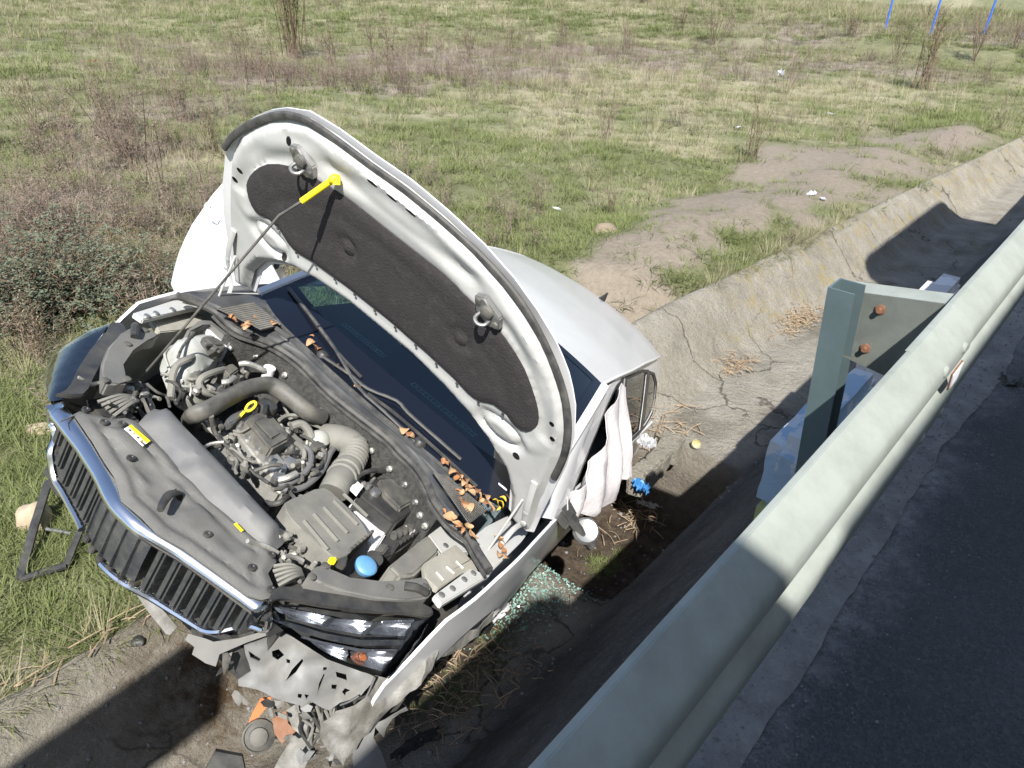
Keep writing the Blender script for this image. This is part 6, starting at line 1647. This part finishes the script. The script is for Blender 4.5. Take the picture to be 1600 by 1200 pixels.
def scatter(name, pts, clumps, lab):
    me = bpy.data.meshes.new(name); me.from_pydata([p[0] for p in pts], [], []); me.update()
    for an_, i in (('sc', 1), ('rz', 2)):
        a = me.attributes.new(an_, 'FLOAT', 'POINT'); a.data.foreach_set('value', [p[i] for p in pts])
    a = me.attributes.new('vr', 'INT', 'POINT'); a.data.foreach_set('value', [p[3] for p in pts])
    o = bpy.data.objects.new(name, me); COL.objects.link(o); o['kind'] = 'stuff'; o['label'] = lab
    ng = bpy.data.node_groups.new(name, 'GeometryNodeTree')
    ng.interface.new_socket('Geometry', in_out='INPUT', socket_type='NodeSocketGeometry'); ng.interface.new_socket('Geometry', in_out='OUTPUT', socket_type='NodeSocketGeometry')
    N = ng.nodes; L = ng.links.new
    gi = N.new('NodeGroupInput'); gout = N.new('NodeGroupOutput'); jn = N.new('GeometryNodeJoinGeometry')
    def na(n, t):
        x = N.new('GeometryNodeInputNamedAttribute'); x.data_type = t; x.inputs['Name'].default_value = n; return x.outputs[0]
    cx = N.new('ShaderNodeCombineXYZ'); L(na('rz', 'FLOAT'), cx.inputs[2]); e2 = N.new('FunctionNodeEulerToRotation'); L(cx.outputs[0], e2.inputs[0]); sca = na('sc', 'FLOAT'); vr = na('vr', 'INT')
    for k, c in enumerate(clumps):
        ob = N.new('GeometryNodeObjectInfo'); ob.inputs['Object'].default_value = c
        ob.inputs['As Instance'].default_value = True
        cp = N.new('FunctionNodeCompare'); cp.data_type = 'INT'; cp.operation = 'EQUAL'
        L(vr, [s for s in cp.inputs if s.type == 'INT'][0]); [s for s in cp.inputs if s.type == 'INT'][1].default_value = k
        ip = N.new('GeometryNodeInstanceOnPoints'); L(gi.outputs[0], ip.inputs['Points']); L(ob.outputs['Geometry'], ip.inputs['Instance']); L(cp.outputs[0], ip.inputs['Selection']); L(e2.outputs[0], ip.inputs['Rotation']); L(sca, ip.inputs['Scale'])
        L(ip.outputs[0], jn.inputs[0])
    L(jn.outputs[0], gout.inputs[0])
    md = o.modifiers.new('scatter', 'NODES'); md.node_group = ng
    return o
CG = [clump('grass_tuft', 'grass', i, PM['green']) for i in range(4)]
CD = [clump('dry_tuft', 'tall', i + 10, PM['dry']) for i in range(3)] + [clump('dry_tuft', 'grass', i + 20, PM['dry']) for i in range(2)]
CW = [clump('weed_tuft', 'weed', i + 30, PM['weed']) for i in range(4)]
r = random.Random(5); gp_, dp_, wp_ = [], [], []
def in_view(x, y, z, mg=.12):
    d = V3((x, y, z)) - CAM; f_ = d.dot(EF)
    if f_ < .3: return False
    return abs(d.dot(EX) / f_) < .693 * (1 + mg) + .05 and abs(d.dot(EU) / f_) < .52 * (1 + mg) + .05
bands = [(0, 5, 330), (5, 8, 150), (8, 13, 55), (13, 22, 24), (22, 60, 9)]
for r0, r1, dens in bands:
    area = math.pi * (r1 * r1 - r0 * r0) * (150 / 360)
    for _ in range(int(area * dens)):
        d = math.sqrt(r.uniform(r0 * r0, r1 * r1)); a = rad(r.uniform(-75, 75)); x = d * math.sin(a); y = d * math.cos(a)
        s, c = sc_of(V3((x, y, 0)))
        if c < 2.64: continue
        z = field_z(x, y)
        if not in_view(x, y, z, .7): continue
        so, dr, we = masks(x, y)
        far = 1 + .05 * max(0, d - 5)
        k = r.random()
        if k < so * .93: continue
        j = r.random()
        if j < we * .5 and not (d < 4.3 and c < 3.8): wp_.append(((x, y, z - .01), r.uniform(.6, 1.3) * (.8 + .25 * far), r.uniform(0, 6.28), r.randrange(4)))
        elif j < we * .5 + dr * .55: 
            v_ = r.randrange(5); dp_.append(((x, y, z - .01), r.uniform(.5, 1.1) * far * (.75 if v_ < 3 else 1.1), r.uniform(0, 6.28), v_))
        else: gp_.append(((x, y, z - .01), r.uniform(.6, 1.25) * far, r.uniform(0, 6.28), r.randrange(4)))
# ragged fringe along the ditch edge and tufts in it
for _ in range(500):
    s = r.uniform(-1, 9); c = 2.62 + abs(r.gauss(0, .06)); p = SCW(s, c); z = field_z(p.x, p.y)
    if masks(p.x, p.y)[0] < .5 or r.random() < .2: (gp_ if r.random() < .6 else dp_).append(((p.x, p.y, z - .01), r.uniform(.4, .9), r.uniform(0, 6.28), r.randrange(4)))
for u, v, n, sp in ((700, 1090, 14, .05), (960, 740, 16, .05), (1250, 505, 6, .04), (1520, 395, 10, .2), (735, 1040, 10, .06)):
    for _ in range(n):
        p = on_ditch(u, v) + DS * r.gauss(0, sp * 2) + DN * r.gauss(0, sp); p.z = ditch_z(*sc_of(p)); gp_.append((tuple(p), r.uniform(.3, .6), r.uniform(0, 6.28), r.randrange(4)))
scatter('green_grass', gp_, CG, 'short green meadow grass')
scatter('dry_grass', dp_, CD, 'tufts of pale dry meadow grass')
scatter('brown_weeds', wp_, CW, 'brown dried weeds in the meadow')
# loose grit on the shoulder
gritm = mat('grit_stone', (.14, .135, .13), .9, dirt=(.26, .25, .24), dscale=40, damount=.8)
bm = bmesh.new(); bmesh.ops.create_icosphere(bm, subdivisions=1, radius=1)
for v in bm.verts: v.co *= 1 + .3 * ns(*(v.co * 2))
me = bpy.data.meshes.new('grit'); bm.to_mesh(me); bm.free(); me.materials.append(gritm); gob = bpy.data.objects.new('grit', me)
pts = []
for _ in range(3000):
    s = r.uniform(-.8, 4.5); c = .46 - abs(r.gauss(0, .16)); p = SCW(s, c); pts.append(((p.x, p.y, .012 if c > .2 else .001), abs(r.gauss(.0, .0016)) + .0008, r.uniform(0, 6.28), 0))
for _ in range(1600):
    s = r.uniform(-.5, 6.0); c = r.uniform(1.3, 2.6); p = SCW(s, c); pts.append(((p.x, p.y, ditch_z(s, c)), abs(r.gauss(.0, .005)) + .0015, r.uniform(0, 6.28), 0))
scatter('loose_grit', pts, [gob], 'loose grit and small stones on the road edge and in the ditch')

# ---- single plants one can point at
def stalk_plant(name, u, v, hgt, n, m, lab, cat, seed, heads=True, spread=.25, leafm=None, z0=-1.0, leaves=30, lw=.02):
    p0 = G(u, v, z0)
    for _ in range(6):
        s, c = sc_of(p0); p0 = G(u, v, field_z(p0.x, p0.y))
    r = random.Random(seed); root = empty(name, lab, cat, p0); bm = bmesh.new(); bl = bmesh.new(); tips = []
    for _ in range(n):
        a = r.uniform(0, 6.28); H = hgt * r.uniform(.6, 1.05); d = V3((math.cos(a) * spread * r.random(), math.sin(a) * spread * r.random(), 1))
        b = V3((r.gauss(0, .05), r.gauss(0, .05), -.02)) * max(1, hgt); P = [b, b + d * H * .5 + V3((r.gauss(0, .02), r.gauss(0, .02), 0)), b + d * H + V3((r.gauss(0, .05), r.gauss(0, .05), 0))]
        bm_tube(bm, P, lambda t, h=hgt: .0035 * h * (1.2 - t) + .0012 * h, 4, 3); tips.append((P, H))
        for _k in range(r.randrange(3, 7)):
            t = r.uniform(.35, .95); q = P[0].lerp(P[2], t); aa = r.uniform(0, 6.28); e = V3((math.cos(aa) * .7, math.sin(aa) * .7, r.uniform(.4, 1.0))) * H * r.uniform(.12, .28)
            bm_tube(bm, [q, q + e * .6, q + e + V3((0, 0, .02))], .0016 * hgt, 3, 2); tips.append(([q, q, q + e], H))
    link('stem', bm, PM['stem'], root)
    for P, H in tips:
        for _k in range(leaves // 8):
            t = r.uniform(.2, 1.0); q = P[0].lerp(P[2], t); aa = r.uniform(0, 6.28); blade(bl, q, V3((math.cos(aa), math.sin(aa), r.uniform(-.4, 1))), hgt * r.uniform(.02, .06), lw * hgt * r.uniform(.4, 1.0), .2, 2)
        if heads:
            for _k in range(5):
                q = P[2] + V3((r.gauss(0, .012), r.gauss(0, .012), r.gauss(0, .02))) * hgt; aa = r.uniform(0, 6.28); blade(bl, q, V3((math.cos(aa), math.sin(aa), r.uniform(-1, 1))), .03 * hgt, .022 * hgt, 0, 1)
    link('foliage', bl, m, root)
    return root
def bush(name, u, v, size, n, lab, seed, m, cat='bush', z0=-1.0, lf=.022, dens=26):
    p0 = G(u, v, z0)
    for _ in range(6): p0 = G(u, v, field_z(p0.x, p0.y))
    r = random.Random(seed); root = empty(name, lab, cat, p0); bm = bmesh.new(); bl = bmesh.new()
    for _ in range(n):
        a = r.uniform(0, 6.28); e = r.uniform(.2, 1.45); L_ = size * r.uniform(.5, 1.0); d = V3((math.cos(a) * math.cos(e), math.sin(a) * math.cos(e), math.sin(e) * .85)); b = V3((r.gauss(0, .12), r.gauss(0, .12), 0)) * size
        P = [b, b + d * L_ * .4 + V3((r.gauss(0, .05), r.gauss(0, .05), r.gauss(0, .05))) * size, b + d * L_ + V3((r.gauss(0, .08), r.gauss(0, .08), r.gauss(-.05, .08))) * size]
        C_ = catmull(P, 4); bm_tube(bm, C_, lambda t: .006 * size * (1.15 - t), 4, 1)
        for _k in range(7):
            q = C_[r.randrange(2, len(C_))]; ee = V3((r.gauss(0, 1), r.gauss(0, 1), r.gauss(.3, 1))).normalized() * size * r.uniform(.08, .28); bm_tube(bm, [q, q + ee * .5 + V3((0, 0, .01)), q + ee], .0022 * size, 3, 1)
            for _j in range(dens // 3):
                w_ = q + ee * r.uniform(.1, 1.0) + V3((r.gauss(0, 1), r.gauss(0, 1), r.gauss(0, 1))) * .012; aa = r.uniform(0, 6.28); blade(bl, w_, V3((math.cos(aa), math.sin(aa), r.uniform(-.3, 1))), lf * r.uniform(.6, 1.3), lf * .5, .1, 2)
    link('branch', bm, PM['stem'], root); link('foliage', bl, m, root); return root
bush('thorn_bush', 50, 500, 1.05, 95, 'dark grey-green thorny bush at the left picture edge', 1, PM['grey'], lf=.036, dens=36)
bush('thorn_bush', 160, 480, .85, 70, 'grey-green thorny bush between the left bush and the open car door', 2, PM['grey'], lf=.034, dens=32)
bush('thorn_bush', 215, 420, .55, 30, 'small olive bush right beside the open car door', 3, PM['olive'], lf=.022)
bush('thorn_bush', 15, 390, .7, 34, 'grey-green bush behind the left bush, cut by the picture edge', 14, PM['grey'], lf=.024)
stalk_plant('tall_bush', 462, 92, 3.2, 26, PM['olive'], 'tall willowy bush of yellow-brown stems at the top of the picture', 'bush', 4, False, .28, leaves=44, lw=.012)
for k_, (u_, v_, h_) in enumerate(((380, 110, 1.2), (520, 105, 1.3), (585, 95, 1.2), (660, 88, 1.4), (735, 100, 1.3), (800, 85, 1.5), (880, 75, 1.4), (980, 85, 1.4), (1060, 60, 1.6), (170, 205, .9), (290, 190, .9), (330, 240, .8), (60, 210, .9), (1330, 70, 1.7), (1400, 100, 1.5), (1580, 90, 1.8))):
    stalk_plant('dead_weed', u_, v_, h_, 12, PM['weed'], ['brown dried weed in the belt behind the raised bonnet', 'brown dried weed among the stalks left of the bonnet', 'brown dried weed among the blue poles'][0 if k_ < 9 else 1 if k_ < 13 else 2], 'weed', 60 + k_, True, .4, leaves=40, lw=.025)['group'] = 'dried weeds standing in the meadow'
stalk_plant('dead_dock', 240, 300, 1.3, 7, PM['weed'], 'dark brown seed stalks standing before the bushes on the left', 'plant', 5, True, .5)
stalk_plant('dead_dock', 110, 300, 1.1, 6, PM['weed'], 'dark thistle-like stalks at the left, before the pale meadow', 'plant', 6, True, .6)
stalk_plant('dead_dock', 614, 130, 1.8, 4, PM['weed'], 'narrow red-brown seed stalk above the bonnet', 'plant', 7, True, .12, leaves=60, lw=.03)
stalk_plant('dead_dock', 425, 150, 1.4, 7, PM['weed'], 'dark dead stalks right behind the raised bonnet tip', 'plant', 8, True, .3)
stalk_plant('dead_dock', 515, 330, .9, 4, PM['weed'], 'brown dead stalk half hidden by the bonnet edge', 'plant', 18, True, .3)
stalk_plant('dead_dock', 945, 222, .8, 5, PM['weed'], 'lone brown stalk in the pale green meadow above the car roof', 'plant', 9, True, .3)
stalk_plant('tall_shrub', 1440, 140, 2.6, 16, PM['olive'], 'leafy upright shrub before the blue poles', 'shrub', 10, False, .25, leaves=40, lw=.02)
stalk_plant('dead_dock', 1225, 150, 1.6, 7, PM['weed'], 'bare forked stalks behind the white plastic bag', 'plant', 11, True, .5)
stalk_plant('dead_dock', 1115, 72, 1.9, 12, PM['weed'], 'brown stalks standing out of the far pale grass', 'plant', 12, True, .4)
stalk_plant('dead_dock', 1520, 100, 2.0, 14, PM['weed'], 'red-brown dead stalks between the right-hand blue poles', 'plant', 13, True, .4)
stalk_plant('dead_dock', 955, 335, .5, 8, PM['weed'], 'low purplish tuft at the edge of the bare soil', 'plant', 19, True, .5)
stalk_plant('dead_dock', 840, 335, .5, 9, PM['weed'], 'low brown tuft left of the bare soil above the roof', 'plant', 20, True, .5)
stalk_plant('dry_grass_tuft', 1175, 250, .9, 14, PM['dry'], 'pale dry grass stalks on the edge of the bank', 'grass', 15, False, .3)
stalk_plant('dry_grass_tuft', 60, 560, .5, 22, PM['dry'], 'straw-coloured tall grass left of the car', 'grass', 16, False, .4)
stalk_plant('dry_grass_tuft', 250, 470, .5, 22, PM['dry'], 'straw-coloured tall grass beside the open door', 'grass', 17, False, .4)
bush('round_shrub', 1010, 6, 1.6, 30, 'small bright green shrub far off at the top edge', 21, PM['green'], lf=.12, dens=18)
